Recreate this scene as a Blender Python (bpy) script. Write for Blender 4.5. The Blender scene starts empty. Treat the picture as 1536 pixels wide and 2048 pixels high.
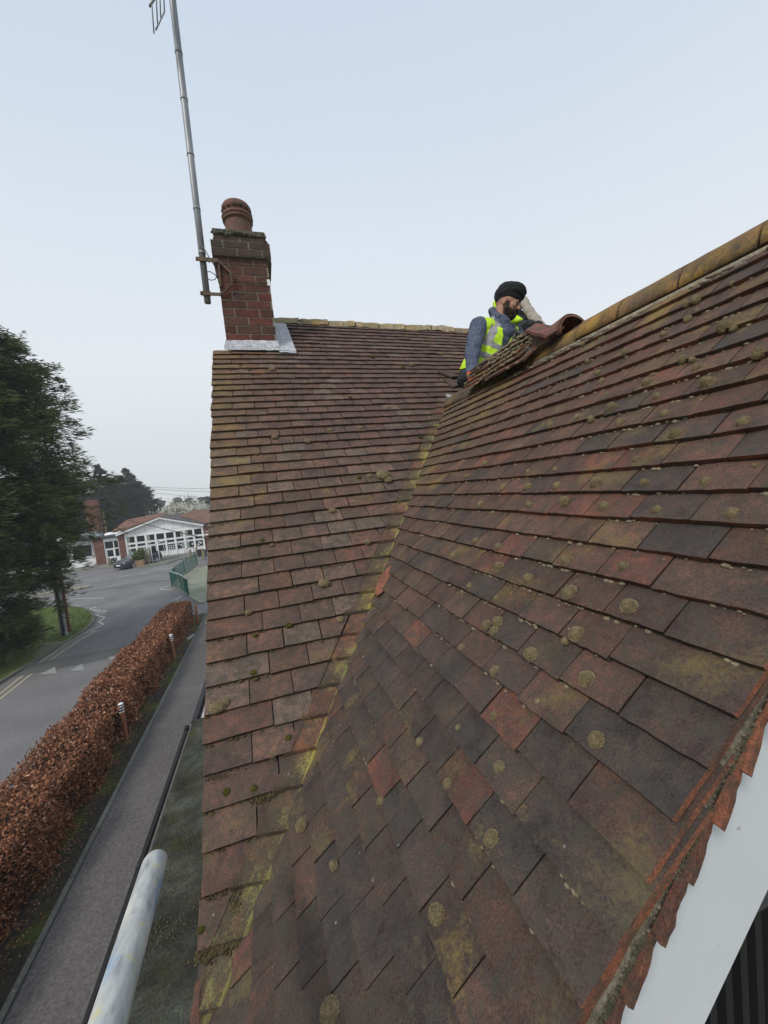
import bpy, bmesh, math, random
import numpy as np
from math import sin, cos, tan, pi, radians
from mathutils import Vector, Matrix, noise
random.seed(7); rng = np.random.default_rng(7)
S = bpy.context.scene; COL = S.collection
# ------------------------------------------------------------------ camera
YAW, PITCH, ROLL, F = .2925, .0701, -.1035, 769.
EYE = Vector((0, 0, 5.5))
FW = Vector((sin(YAW)*cos(PITCH), cos(YAW)*cos(PITCH), -sin(PITCH)))
_r = Vector((cos(YAW), -sin(YAW), 0)); _u = _r.cross(FW)
RT = _r*cos(ROLL) + _u*sin(ROLL); UP = _u*cos(ROLL) - _r*sin(ROLL)
cam = bpy.data.objects.new('camera', bpy.data.cameras.new('camera')); COL.objects.link(cam)
cam.data.sensor_fit = 'HORIZONTAL'; cam.data.sensor_width = 36; cam.data.lens = 36*F/1536
cam.data.clip_start = .02; cam.data.clip_end = 3000
m = Matrix.Identity(4)
for i in range(3):
    m[i][0] = RT[i]; m[i][1] = UP[i]; m[i][2] = -FW[i]; m[i][3] = EYE[i]
cam.matrix_world = m; S.camera = cam
# ------------------------------------------------------------------ world, sun, exposure
W = bpy.data.worlds.new('World'); S.world = W; W.use_nodes = True
nt = W.node_tree; N = nt.nodes; L = nt.links; N.clear()
SUN_EL, SUN_AZ = radians(46), radians(-128)      # azimuth measured from +Y towards +X
sky = N.new('ShaderNodeTexSky'); sky.sky_type = 'NISHITA'; sky.sun_disc = False
sky.sun_elevation = SUN_EL; sky.sun_rotation = SUN_AZ; sky.dust_density = 4; sky.air_density = 1.2
tc = N.new('ShaderNodeTexCoord'); sx = N.new('ShaderNodeSeparateXYZ'); L.new(tc.outputs['Generated'], sx.inputs[0])
rp = N.new('ShaderNodeValToRGB'); L.new(sx.outputs[2], rp.inputs[0])
els = [(0, (.74, .78, .81)), (.12, (.79, .83, .86)), (.3, (.845, .885, .925)), (.5, (.775, .84, .92)), (.75, (.65, .75, .88)), (1, (.52, .65, .84))]
e = rp.color_ramp.elements
e[0].position = 0; e[0].color = (*els[0][1], 1); e[1].position = 1; e[1].color = (*els[-1][1], 1)
for p, c in els[1:-1]:
    q = e.new(p); q.color = (*c, 1)
cn = N.new('ShaderNodeTexNoise'); cn.inputs['Scale'].default_value = 1.3; cn.inputs['Detail'].default_value = 2
L.new(tc.outputs['Generated'], cn.inputs[0])
cm = N.new('ShaderNodeMapRange'); L.new(cn.outputs[0], cm.inputs[0]); cm.inputs[3].default_value = .95; cm.inputs[4].default_value = 1.05
cs = N.new('ShaderNodeVectorMath'); cs.operation = 'SCALE'; L.new(rp.outputs[0], cs.inputs[0]); L.new(cm.outputs[0], cs.inputs[3])
b1 = N.new('ShaderNodeBackground'); L.new(sky.outputs[0], b1.inputs[0]); b1.inputs[1].default_value = .10
b2 = N.new('ShaderNodeBackground'); L.new(cs.outputs[0], b2.inputs[0]); b2.inputs[1].default_value = 1.0
mx = N.new('ShaderNodeMixShader'); mx.inputs[0].default_value = .88
L.new(b1.outputs[0], mx.inputs[1]); L.new(b2.outputs[0], mx.inputs[2])
wo = N.new('ShaderNodeOutputWorld'); L.new(mx.outputs[0], wo.inputs[0])
sl = bpy.data.lights.new('sun', 'SUN'); sl.energy = 2.0; sl.angle = radians(10); sl.color = (1, .95, .88)
so = bpy.data.objects.new('sun', sl); COL.objects.link(so)
sd = Vector((sin(SUN_AZ)*cos(SUN_EL), cos(SUN_AZ)*cos(SUN_EL), sin(SUN_EL)))
so.rotation_euler = sd.to_track_quat('Z', 'Y').to_euler(); so.location = (0, 0, 30)
S.view_settings.view_transform = 'Standard'; S.view_settings.look = 'None'; S.view_settings.exposure = .06; S.view_settings.gamma = 1
# ------------------------------------------------------------------ placing helpers (picture point + real distance -> world)
def _ray(x, y): return FW + RT*((x-768)/F) + UP*((1024-y)/F)
def at_d(x, y, d): return EYE + _ray(x, y)*d
def at_y(x, y, Y): r = _ray(x, y); return EYE + r*(Y/r.y)
def at_x(x, y, X): r = _ray(x, y); return EYE + r*(X/r.x)
def at_z(x, y, Z=0.): r = _ray(x, y); return EYE + r*((Z-5.5)/r.z)
TA, YA, TB, XB = .7295, 2.4165, .7916, .9953
XV, YVB = -.312, .3635
def onA(x, y): r = _ray(x, y); return EYE + r*(-tan(TA)*YA/(r.z-tan(TA)*r.y))
def onB(x, y): r = _ray(x, y); return EYE + r*(-tan(TB)*XB/(r.z-tan(TB)*r.x))
# ------------------------------------------------------------------ object helpers
def tag(o, label=None, cat=None, group=None, kind=None):
    if label: o['label'] = label
    if cat: o['category'] = cat
    if group: o['group'] = group
    if kind: o['kind'] = kind
    return o
def empty(name, loc, label=None, cat=None, group=None, rz=0):
    o = bpy.data.objects.new(name, None); o.empty_display_size = .1; COL.objects.link(o)
    o.location = loc; o.rotation_euler = (0, 0, rz)
    return tag(o, label, cat, group)
def link_mesh(name, me, mats, parent=None, smooth=False):
    o = bpy.data.objects.new(name, me); COL.objects.link(o)
    for q in (mats if isinstance(mats, (list, tuple)) else [mats]): me.materials.append(q)
    if smooth: me.polygons.foreach_set('use_smooth', [True]*len(me.polygons))
    if parent is not None:
        o.parent = parent
        pm = Matrix.LocRotScale(parent.location, parent.rotation_euler, parent.scale) if parent.parent is None else Matrix.Identity(4)
        if parent.parent is not None:
            pp = parent.parent
            pm = Matrix.LocRotScale(pp.location, pp.rotation_euler, pp.scale)
            # parts sit at their thing's origin, with identity inverse
        o.matrix_parent_inverse = pm.inverted() if parent.parent is None else Matrix.Identity(4)
        if parent.parent is not None: o.matrix_parent_inverse = Matrix.Identity(4)
    return o
class MB:
    """collects faces, then links them as ONE mesh object"""
    def __init__(s): s.v = []; s.f = []; s.c = []; s.mi = []
    def face(s, idx, col=(1, 1, 1, 0), mi=0): s.f.append(tuple(idx)); s.c.append(col); s.mi.append(mi)
    def add(s, vs, fs, col=(1, 1, 1, 0), mi=0):
        b = len(s.v); s.v.extend([tuple(q) for q in vs])
        for f in fs: s.face([b+i for i in f], col, mi)
    def box(s, lo, hi, col=(1, 1, 1, 0), mi=0, M=None, jit=0):
        vs = [Vector((x, y, z)) for x in (lo[0], hi[0]) for y in (lo[1], hi[1]) for z in (lo[2], hi[2])]
        if jit: vs = [v+Vector([random.uniform(-jit, jit) for _ in range(3)]) for v in vs]
        if M: vs = [M @ v for v in vs]
        s.add(vs, [(0, 1, 3, 2), (4, 6, 7, 5), (0, 4, 5, 1), (2, 3, 7, 6), (0, 2, 6, 4), (1, 5, 7, 3)], col, mi)
    def tube(s, pts, r, n=8, col=(1, 1, 1, 0), mi=0, cap=True):
        pts = [Vector(p) for p in pts]; rs = r if isinstance(r, (list, tuple)) else [r]*len(pts)
        b = len(s.v); ref = None
        for i, p in enumerate(pts):
            t = (pts[min(i+1, len(pts)-1)]-pts[max(i-1, 0)]).normalized()
            if ref is None: ref = t.orthogonal().normalized()
            a = (ref - t*ref.dot(t)).normalized(); ref = a; c = t.cross(a)
            for k in range(n):
                an = 2*pi*k/n; s.v.append(tuple(p+(a*cos(an)+c*sin(an))*rs[i]))
        for i in range(len(pts)-1):
            for k in range(n): s.face((b+i*n+k, b+i*n+(k+1) % n, b+(i+1)*n+(k+1) % n, b+(i+1)*n+k), col, mi)
        if cap:
            s.face([b+k for k in range(n)][::-1], col, mi); s.face([b+(len(pts)-1)*n+k for k in range(n)], col, mi)
    def lathe(s, prof, o=(0, 0, 0), n=24, col=(1, 1, 1, 0), mi=0):
        b = len(s.v)
        for r, z in prof:
            for k in range(n): s.v.append((o[0]+r*cos(2*pi*k/n), o[1]+r*sin(2*pi*k/n), o[2]+z))
        for i in range(len(prof)-1):
            for k in range(n): s.face((b+i*n+k, b+i*n+(k+1) % n, b+(i+1)*n+(k+1) % n, b+(i+1)*n+k), col, mi)
    def poly(s, pts, z0, z1=None, col=(1, 1, 1, 0), mi=0):
        """flat polygon (x, y) at z1, with skirt down to z0"""
        n = len(pts)
        a = sum(pts[i][0]*pts[(i+1) % n][1]-pts[(i+1) % n][0]*pts[i][1] for i in range(n))
        if a < 0: pts = pts[::-1]
        if z1 is None: s.add([(p[0], p[1], z0) for p in pts], [tuple(range(n))], col, mi); return
        s.add([(p[0], p[1], z1) for p in pts]+[(p[0], p[1], z0) for p in pts],
              [tuple(range(n))]+[(i, i+n, (i+1) % n+n, (i+1) % n) for i in range(n)], col, mi)
    def strip(s, pts, w, z, col=(1, 1, 1, 0), mi=0):
        pts = [Vector((p[0], p[1])) for p in pts]
        for a, b in zip(pts, pts[1:]):
            d = (b-a).normalized(); nn = Vector((-d.y, d.x))*w/2; a2 = a-d*w*.3; b2 = b+d*w*.3
            s.add([(*(a2-nn), z), (*(b2-nn), z), (*(b2+nn), z), (*(a2+nn), z)], [(0, 1, 2, 3)], col, mi); z += .0004
    def build(s, name, mats, parent=None, smooth=False, col=True):
        me = bpy.data.meshes.new(name); me.from_pydata(s.v, [], s.f); me.update()
        if col:
            at = me.color_attributes.new('tc', 'FLOAT_COLOR', 'CORNER')
            lt = np.array([len(f) for f in s.f]); cc = np.repeat(np.array([(*c, 0)[:4] if len(c) == 3 else c for c in s.c], dtype=np.float32), lt, axis=0)
            at.data.foreach_set('color', cc.ravel())
        me.polygons.foreach_set('material_index', s.mi)
        return link_mesh(name, me, mats, parent, smooth)
def np_mesh(name, V, Fq, mats, parent=None, cols=None, smooth=False):
    me = bpy.data.meshes.new(name); n, k = Fq.shape
    me.vertices.add(len(V)); me.vertices.foreach_set('co', np.ascontiguousarray(V, dtype=np.float32).ravel())
    me.loops.add(n*k); me.loops.foreach_set('vertex_index', Fq.astype(np.int32).ravel())
    me.polygons.add(n); me.polygons.foreach_set('loop_start', np.arange(n, dtype=np.int32)*k)
    me.update(calc_edges=True)
    if cols is not None:
        at = me.color_attributes.new('tc', 'FLOAT_COLOR', 'CORNER'); at.data.foreach_set('color', np.repeat(cols.astype(np.float32), k, axis=0).ravel())
    return link_mesh(name, me, mats, parent, smooth)
# ------------------------------------------------------------------ materials
def base_mat(name, rough=.85):
    mt = bpy.data.materials.new(name); mt.use_nodes = True
    t = mt.node_tree; p = t.nodes['Principled BSDF']; p.inputs['Roughness'].default_value = rough
    p.inputs['Specular IOR Level'].default_value = .3
    return mt, t.nodes, t.links, p
def ramp(Nn, stops, interp='LINEAR'):
    r = Nn.new('ShaderNodeValToRGB'); r.color_ramp.interpolation = interp; e = r.color_ramp.elements
    while len(e) < len(stops): e.new(.5)
    for i, (p, c) in enumerate(stops): e[i].position = p; e[i].color = (*c, 1) if len(c) == 3 else c
    return r
def nz(Nn, Ll, co, scale, detail=4, rough=.6, dist=0):
    n = Nn.new('ShaderNodeTexNoise'); n.inputs['Scale'].default_value = scale; n.inputs['Detail'].default_value = detail
    n.inputs['Roughness'].default_value = rough; n.inputs['Distortion'].default_value = dist; Ll.new(co, n.inputs[0]); return n
def mixc(Nn, Ll, a, b, fac, mode='MIX'):
    n = Nn.new('ShaderNodeMix'); n.data_type = 'RGBA'; n.blend_type = mode
    for s, v in ((6, a), (7, b)):
        if isinstance(v, tuple): n.inputs[s].default_value = (*v, 1) if len(v) == 3 else v
        else: Ll.new(v, n.inputs[s])
    if isinstance(fac, float): n.inputs[0].default_value = fac
    else: Ll.new(fac, n.inputs[0])
    return n.outputs[2]
def bump(Nn, Ll, h, p, st, dist=.01):
    b = Nn.new('ShaderNodeBump'); b.inputs['Strength'].default_value = st; b.inputs['Distance'].default_value = dist
    Ll.new(h, b.inputs['Height']); Ll.new(b.outputs[0], p.inputs['Normal']); return b
def simple(name, col, col2=None, scale=8, rough=.85, bst=.3, bdist=.01, metal=0, stretch=None, attr=False, detail=5, lo=.3, hi=.7, fine=0):
    """two-tone noisy surface; attr multiplies by the mesh's own colour attribute"""
    mt, Nn, Ll, p = base_mat(name, rough); p.inputs['Metallic'].default_value = metal
    g = Nn.new('ShaderNodeTexCoord'); co = g.outputs['Object']
    if stretch:
        mp = Nn.new('ShaderNodeMapping'); mp.inputs['Scale'].default_value = stretch; Ll.new(co, mp.inputs[0]); co = mp.outputs[0]
    n = nz(Nn, Ll, co, scale, detail); r = ramp(Nn, [(lo, col), (hi, col2 or tuple(c*1.3 for c in col))]); Ll.new(n.outputs[0], r.inputs[0])
    out = r.outputs[0]
    if fine:
        f = nz(Nn, Ll, co, scale*fine, 3, .7); fr = ramp(Nn, [(.3, (.6, .6, .6)), (.7, (1.35, 1.35, 1.35))]); Ll.new(f.outputs[0], fr.inputs[0])
        out = mixc(Nn, Ll, out, fr.outputs[0], 1., 'MULTIPLY')
    if attr:
        a = Nn.new('ShaderNodeAttribute'); a.attribute_name = 'tc'; out = mixc(Nn, Ll, out, a.outputs['Color'], 1., 'MULTIPLY')
    Ll.new(out, p.inputs['Base Color'])
    n2 = nz(Nn, Ll, co, scale*4, 4, .7)
    if bst: bump(Nn, Ll, n2.outputs[0], p, bst, bdist)
    return mt
def tile_mat(name, lichen=(.135, .112, .050), dark=.5):
    """weathered clay: own colour from the mesh attribute, blotches, lichen where alpha says, pale spots"""
    mt, Nn, Ll, p = base_mat(name, .82)
    g = Nn.new('ShaderNodeTexCoord'); co = g.outputs['Object']
    a = Nn.new('ShaderNodeAttribute'); a.attribute_name = 'tc'
    n1 = nz(Nn, Ll, co, 11, 6, .72, .6); r1 = ramp(Nn, [(.30, (.50, .51, .54)), (.5, (.95, .94, .93)), (.70, (1.65, 1.30, 1.10))]); Ll.new(n1.outputs[0], r1.inputs[0])
    c = mixc(Nn, Ll, a.outputs['Color'], r1.outputs[0], 1., 'MULTIPLY')
    n2 = nz(Nn, Ll, co, 260, 3, .8); r2 = ramp(Nn, [(.3, (.42, .42, .43)), (.7, (1.62, 1.58, 1.55))]); Ll.new(n2.outputs[0], r2.inputs[0])
    c = mixc(Nn, Ll, c, r2.outputs[0], 1., 'MULTIPLY')
    n5 = nz(Nn, Ll, co, 38, 6, .7); r5 = ramp(Nn, [(.44, (0, 0, 0)), (.70, (1, 1, 1))]); Ll.new(n5.outputs[0], r5.inputs[0])
    c = mixc(Nn, Ll, c, (.062, .056, .045), r5.outputs[0])
    # yellow-green lichen
    n3 = nz(Nn, Ll, co, 95, 5, .85); n4 = nz(Nn, Ll, co, 8.5, 3, .5)
    ad = Nn.new('ShaderNodeMath'); ad.operation = 'ADD'; Ll.new(n3.outputs[0], ad.inputs[0]); Ll.new(n4.outputs[0], ad.inputs[1])
    ad2 = Nn.new('ShaderNodeMath'); ad2.operation = 'MULTIPLY_ADD'; Ll.new(a.outputs['Alpha'], ad2.inputs[0]); ad2.inputs[1].default_value = .34; Ll.new(ad.outputs[0], ad2.inputs[2])
    r3 = ramp(Nn, [(1.17/1.6, (0, 0, 0)), (1.42/1.6, (1, 1, 1))]); dv = Nn.new('ShaderNodeMath'); dv.operation = 'DIVIDE'; Ll.new(ad2.outputs[0], dv.inputs[0]); dv.inputs[1].default_value = 1.6
    Ll.new(dv.outputs[0], r3.inputs[0])
    fm = Nn.new('ShaderNodeMath'); fm.operation = 'MULTIPLY'; Ll.new(r3.outputs[0], fm.inputs[0]); fm.inputs[1].default_value = .72
    lr = ramp(Nn, [(.42, lichen), (.62, (lichen[0]*1.7, lichen[1]*1.45, lichen[2]*.9))]); ln_ = nz(Nn, Ll, co, 3.1, 2, .5); Ll.new(ln_.outputs[0], lr.inputs[0])
    c = mixc(Nn, Ll, c, lr.outputs[0], fm.outputs[0])
    # pale lichen dots
    vo = Nn.new('ShaderNodeTexVoronoi'); vo.inputs['Scale'].default_value = 26; Ll.new(co, vo.inputs[0])
    vr = ramp(Nn, [(.05, (1, 1, 1)), (.085, (0, 0, 0))]); Ll.new(vo.outputs['Distance'], vr.inputs[0])
    wn = Nn.new('ShaderNodeSeparateColor'); Ll.new(vo.outputs['Color'], wn.inputs[0])
    th = Nn.new('ShaderNodeMath'); th.operation = 'GREATER_THAN'; Ll.new(wn.outputs[0], th.inputs[0]); th.inputs[1].default_value = .80
    mm = Nn.new('ShaderNodeMath'); mm.operation = 'MULTIPLY'; Ll.new(vr.outputs[0], mm.inputs[0]); Ll.new(th.outputs[0], mm.inputs[1])
    m2 = Nn.new('ShaderNodeMath'); m2.operation = 'MULTIPLY'; Ll.new(mm.outputs[0], m2.inputs[0]); m2.inputs[1].default_value = .7
    c = mixc(Nn, Ll, c, (.32, .30, .26), m2.outputs[0])
    Ll.new(c, p.inputs['Base Color'])
    h = Nn.new('ShaderNodeMath'); h.operation = 'ADD'; Ll.new(n2.outputs[0], h.inputs[0]); Ll.new(n3.outputs[0], h.inputs[1])
    bump(Nn, Ll, h.outputs[0], p, .8, .003)
    return mt
M = {}
M['tile'] = tile_mat('clay_tile'); 
M['ridge'] = tile_mat('clay_ridge', (.24, .165, .045))
M['valley'] = tile_mat('valley_clay', (.27, .27, .09))
M['moss'] = simple('moss', (.19, .158, .10), (.36, .305, .205), 60, .95, .9, .006, fine=6, attr=True)
M['moss_green'] = simple('moss_green', (.045, .05, .010), (.13, .125, .022), 50, .95, .9, .006, fine=6, attr=True)
M['mortar'] = simple('mortar', (.16, .13, .09), (.34, .30, .22), 30, .95, .8, .006, fine=5)
M['brick'] = simple('brick', (.7, .7, .7), (1.25, 1.2, 1.15), 22, .9, .6, .004, attr=True, fine=6)
M['lead'] = simple('lead', (.33, .34, .37), (.52, .53, .55), 9, .55, .25, .004, lo=.3, hi=.7, fine=5)
M['pot'] = simple('chimney_pot_clay', (.11, .075, .06), (.20, .085, .062), 9, .8, .5, .003, fine=8)
M['galv'] = simple('galvanised_steel', (.20, .21, .22), (.34, .35, .36), 14, .5, .2, .002, metal=.4, stretch=(1, 1, .2))
M['rust'] = simple('rusty_steel', (.035, .028, .025), (.16, .10, .06), 26, .75, .4, .002)
M['black'] = simple('black_plastic', (.012, .012, .014), (.02, .02, .022), 8, .5, .1)
M['white'] = simple('white_paint', (.63, .655, .69), (.68, .70, .73), 3, .5, .05, .001)
wm = M['white'].node_tree; Nn, Ll = wm.nodes, wm.links; p = Nn['Principled BSDF']; src = p.inputs['Base Color'].links[0].from_socket; co = Nn.new('ShaderNodeTexCoord').outputs['Object']
v_ = Nn.new('ShaderNodeTexVoronoi'); v_.inputs['Scale'].default_value = 46; Ll.new(co, v_.inputs[0]); r_ = ramp(Nn, [(.03, (1, 1, 1)), (.07, (0, 0, 0))]); Ll.new(v_.outputs['Distance'], r_.inputs[0]); q_ = nz(Nn, Ll, co, 9, 3); r2_ = ramp(Nn, [(.5, (0, 0, 0)), (.62, (.7, .7, .7))]); Ll.new(q_.outputs[0], r2_.inputs[0])
cc_ = mixc(Nn, Ll, src, (.20, .19, .17), mixc(Nn, Ll, r_.outputs[0], r2_.outputs[0], 1., 'MULTIPLY')); Ll.new(cc_, p.inputs['Base Color'])
M['whiteplain'] = simple('white_upvc', (.80, .81, .82), (.86, .86, .86), 2, .4, 0)
M['darkwall'] = simple('dark_panel', (.045, .046, .052), (.06, .06, .066), 10, .6, .1)
M['darkrib'] = simple('black_cladding', (.012, .012, .015), (.026, .026, .031), 4, .45, .1, stretch=(1, 1, .1))
# ------------------------------------------------------------------ the house: roofs
house = empty('house', (0, 0, 0), 'tiled house with mossy clay plain tile roofs meeting in a valley, worker on the ridge', 'house')
PAL = [(.108, .064, .052), (.088, .056, .047), (.074, .053, .049), (.128, .068, .050), (.064, .052, .049), (.100, .069, .053), (.060, .053, .050), (.112, .080, .058)]
def lerp(a, b, t): return tuple(a[i]+(b[i]-a[i])*t for i in range(3))
class Tiles:
    """rows of plain tiles laid in a frame: u along the course, v up the slope, n out of the plane"""
    def __init__(s, org, U, V, Nn): s.o = Vector(org); s.U = Vector(U); s.Vv = Vector(V); s.Nn = Vector(Nn); s.mb = MB()
    def P(s, u, v, n): return s.o+s.U*u+s.Vv*v+s.Nn*n
    def tile(s, u0, u1, v0, gauge, col, lich, edge, side, clampu=None, thick=.015, sag=None, nu=8, nv=5, rot=0., lift=0., chip=.0015, lfac=1.25):
        ph = random.uniform(0, 99); cam_ = random.uniform(-.0014, .0016); L_ = gauge*lfac
        tw = random.uniform(-.0012, .0012)
        top = []; 
        for j in range(nv):
            fv = j/(nv-1); row = []
            for i in range(nu):
                fu = i/(nu-1)
                fu2 = .0+fu; u = u0+(u1-u0)*fu2; v = L_*fv
                if j == 0: v += noise.noise(Vector((u*60, v0*9, ph)))*chip
                edge_r = .0022 if (j == 0) else 0
                if i in (0, nu-1): edge_r = max(edge_r, .0013)
                v += (fu-.5)*rot*(u1-u0)
                n = .0255-.155*v*(.1/gauge)+cam_*(1-(2*fu-1)**2)+tw*(2*fu-1)*(1-fv)+lift*(1-fv)-edge_r
                n += noise.noise(Vector((u*25, (v0+v)*25, ph)))*.0007
                vv = v0+v
                if sag: vv += sag(u, v0)
                if clampu: u = clampu(u, vv)
                row.append((u, vv, n))
            top.append(row)
        if abs(top[0][0][0]-top[0][-1][0]) < .006 and abs(top[-1][0][0]-top[-1][-1][0]) < .006: return
        b = len(s.mb.v); mb = s.mb
        for row in top:
            for q in row: mb.v.append(tuple(s.P(*q)))
        for row in (top[0],):
            for q in row: mb.v.append(tuple(s.P(q[0], q[1]+.0008, q[2]-thick)))
        bb = b+nu*nv
        c4 = (*col, lich)
        for j in range(nv-1):
            for i in range(nu-1): mb.face((b+j*nu+i, b+j*nu+i+1, b+(j+1)*nu+i+1, b+(j+1)*nu+i), c4)
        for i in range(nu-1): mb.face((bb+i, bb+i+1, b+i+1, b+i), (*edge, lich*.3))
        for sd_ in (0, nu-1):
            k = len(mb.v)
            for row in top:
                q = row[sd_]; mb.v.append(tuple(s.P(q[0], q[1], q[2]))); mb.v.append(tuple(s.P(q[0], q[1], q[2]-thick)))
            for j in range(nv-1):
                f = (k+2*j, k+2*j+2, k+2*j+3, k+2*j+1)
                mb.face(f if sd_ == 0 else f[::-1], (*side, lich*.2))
def valley_x(z): return XB+z/tan(TB)
def valley_y(z): return YA+z/tan(TA)
# main slope (A): u = x, v = slope distance from where z is level with the eye
At = Tiles((0, YA, 5.5), (1, 0, 0), (0, cos(TA), sin(TA)), (0, -sin(TA), cos(TA)))
sA0, gA, wA = -1.784, .1, .160
def sagA(u, v): return -.20*max(0, (u-.2)/2.4)*(max(0, v+.2)/3.0)**1.6
KA = 47
for k in range(0, KA):
    v0 = sA0+gA*k; z = v0*sin(TA)
    xmax = 4.2 if z > .62 else valley_x(z)+.12
    u = XV+random.uniform(-.004, .004); first = True; off = k % 2
    while u < xmax:
        w = wA*random.uniform(.93, 1.04)
        if first: w = wA*(1.5 if off else 1.0)*random.uniform(.97, 1.03); 
        if first: u += random.uniform(-.004, .004)
        if first or u+w > XV:
            if k >= 39 and u+w < .36:           # chimney foot: tiles stop below the stack
                u += w; first = False; continue
            mossy = noise.noise(Vector((u*1.3, v0*1.0, 5))); pale = random.random() < .16
            c = random.choice(PAL[:8]); c = lerp(c, (.112, .074, .060), .5)
            d = random.uniform(.85, 1.3); c = tuple(q*d for q in c)
            if v0 > .4: c = lerp(c, (.098, .057, .056), .45)     # the high rows are plum brown
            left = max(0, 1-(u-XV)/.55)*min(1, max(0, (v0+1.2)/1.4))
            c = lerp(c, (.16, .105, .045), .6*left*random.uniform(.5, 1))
            if v0 > 1.6 and u < .0: c = lerp(c, (.22, .10, .05), .45*random.random())  # upper-left tiles tinted lighter orange-tan, their sunlit look put into the colour
            li = min(1, max(0, .12+mossy*.55+left*.42+random.uniform(-.12, .12)))
            if v0 > .8: li *= .6 if u > .3 else 1
            if pale: c = lerp(c, (.165, .140, .115), random.uniform(.3, .65))
            c = (c[0]*1.12, c[1]*1.04, c[2])
            g_ = random.uniform(.0010, .0030)
            lim = (lambda uu, vv, _z=z: min(uu, valley_x(vv*sin(TA))-.105)) if z < .62 else None
            nearr = v0 < .3
            At.tile(u+g_, u+w-g_, v0+random.uniform(-.003, .003), gA, c, li, (c[0]*.62, c[1]*.6, c[2]*.6), (c[0]*.5, c[1]*.45, c[2]*.45),  # tail edges darkened: dirt plus shadow put into the colour
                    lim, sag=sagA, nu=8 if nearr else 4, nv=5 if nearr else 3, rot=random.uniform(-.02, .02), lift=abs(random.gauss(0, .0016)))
        u += w; first = False
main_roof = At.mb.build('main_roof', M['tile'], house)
main_roof['label'] = 'long slope of brown plain tiles running up to the chimney and far ridge'
# wing slope (B): u = y, v = slope distance
Bt = Tiles((XB, 0, 5.5), (0, 1, 0), (cos(TB), 0, sin(TB)), (-sin(TB), 0, cos(TB)))
sB0, gB, wB = -.968, .0834, .139
RX, RZ = 1.70, 5.5+.715
for k in range(-11, 24):
    v0 = sB0+gB*k; z = v0*sin(TB)
    ymax = valley_y(z)+.12; u = YVB; first = True; off = k % 2
    if z < -1.25: ymax = 1.2
    while u < ymax:
        w = wB*random.uniform(.93, 1.05)
        if first: w = wB*(1.5 if off else 1.0)
        wr = min(1, max(0, (v0+.95)/.7))*min(1, max(0, (u-.2)/.5)); mean = lerp((.072, .052, .046), (.138, .070, .050), wr)
        c = lerp(random.choice(PAL), mean, .62); d = random.uniform(.76, 1.12); c = tuple(q*d for q in c)
        rr = random.random()
        if rr < .16: c = lerp(c, (.054, .047, .045), .7)
        elif rr < .24: c = lerp(c, (.17, .068, .045), .55)
        rdg = min(1, max(0, (v0-.0)/.8)); far = min(1, max(0, (u-1.2)/1.4))
        c = lerp(c, (.15, .105, .055), .45*far*random.random())
        mossy = noise.noise(Vector((u*1.6, v0*1.8, 15)))
        li = min(1, max(0, .20+mossy*.6+.32*far+.30*rdg*random.random()+random.uniform(-.22, .2)))
        g_ = random.uniform(.0008, .0024)
        lim = lambda uu, vv: min(uu, valley_y(vv*sin(TB))-.004-.012*noise.noise(Vector((vv*31, 0, 0)))) if vv*sin(TB) > -1.27 else uu
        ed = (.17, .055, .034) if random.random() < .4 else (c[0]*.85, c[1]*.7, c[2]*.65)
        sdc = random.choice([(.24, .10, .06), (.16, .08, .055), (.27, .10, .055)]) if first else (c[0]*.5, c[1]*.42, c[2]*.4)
        near = u < 1.6 or v0 < 0
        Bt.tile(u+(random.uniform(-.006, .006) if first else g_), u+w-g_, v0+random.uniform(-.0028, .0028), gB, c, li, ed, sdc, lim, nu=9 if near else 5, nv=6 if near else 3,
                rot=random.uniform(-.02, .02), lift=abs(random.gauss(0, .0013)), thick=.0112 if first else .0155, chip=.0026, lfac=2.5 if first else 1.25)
        u += w; first = False
wing_roof = Bt.mb.build('wing_roof', M['tile'], house)
wing_roof['label'] = 'near slope of rust and charcoal plain tiles dotted with round moss cushions'
# ---- solid body under the tiles (rafters and felt stand in as sloped slabs), walls
mb = MB()
zt = 2.95*sin(TA)+5.5; yt = YA+2.95*cos(TA)
zr = RZ-.05
def slab(pts, th, col=(.05, .04, .035, 0)):
    n = (Vector(pts[1])-Vector(pts[0])).cross(Vector(pts[2])-Vector(pts[0])).normalized()
    if n.z < 0: n = -n
    a = [Vector(p)-n*.004 for p in pts]; b = [Vector(p)-n*th for p in pts]; k = len(pts)
    mb.add(a+b, [tuple(range(k)), tuple(range(k, 2*k))[::-1]]+[(i, (i+1) % k, (i+1) % k+k, i+k) for i in range(k)], col)
A_ = lambda x, v: (x, YA+v*cos(TA), 5.5+v*sin(TA)); B_ = lambda y, v: (XB+v*cos(TB), y, 5.5+v*sin(TB))
slab([A_(XV+.01, -1.79), A_(valley_x(-1.19), -1.79), A_(valley_x(.62), .93), A_(4.2, .93), A_(4.2, 2.5), A_(.36, 2.86), A_(.36, 2.14), A_(XV+.01, 2.14)], .05)
vr = .99
slab([B_(YVB+.02, -1.86), B_(1.0, -1.86), B_(valley_y(-1.19), -1.67), B_(valley_y(.70), .98), B_(YVB+.02, vr)], .05)
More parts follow.
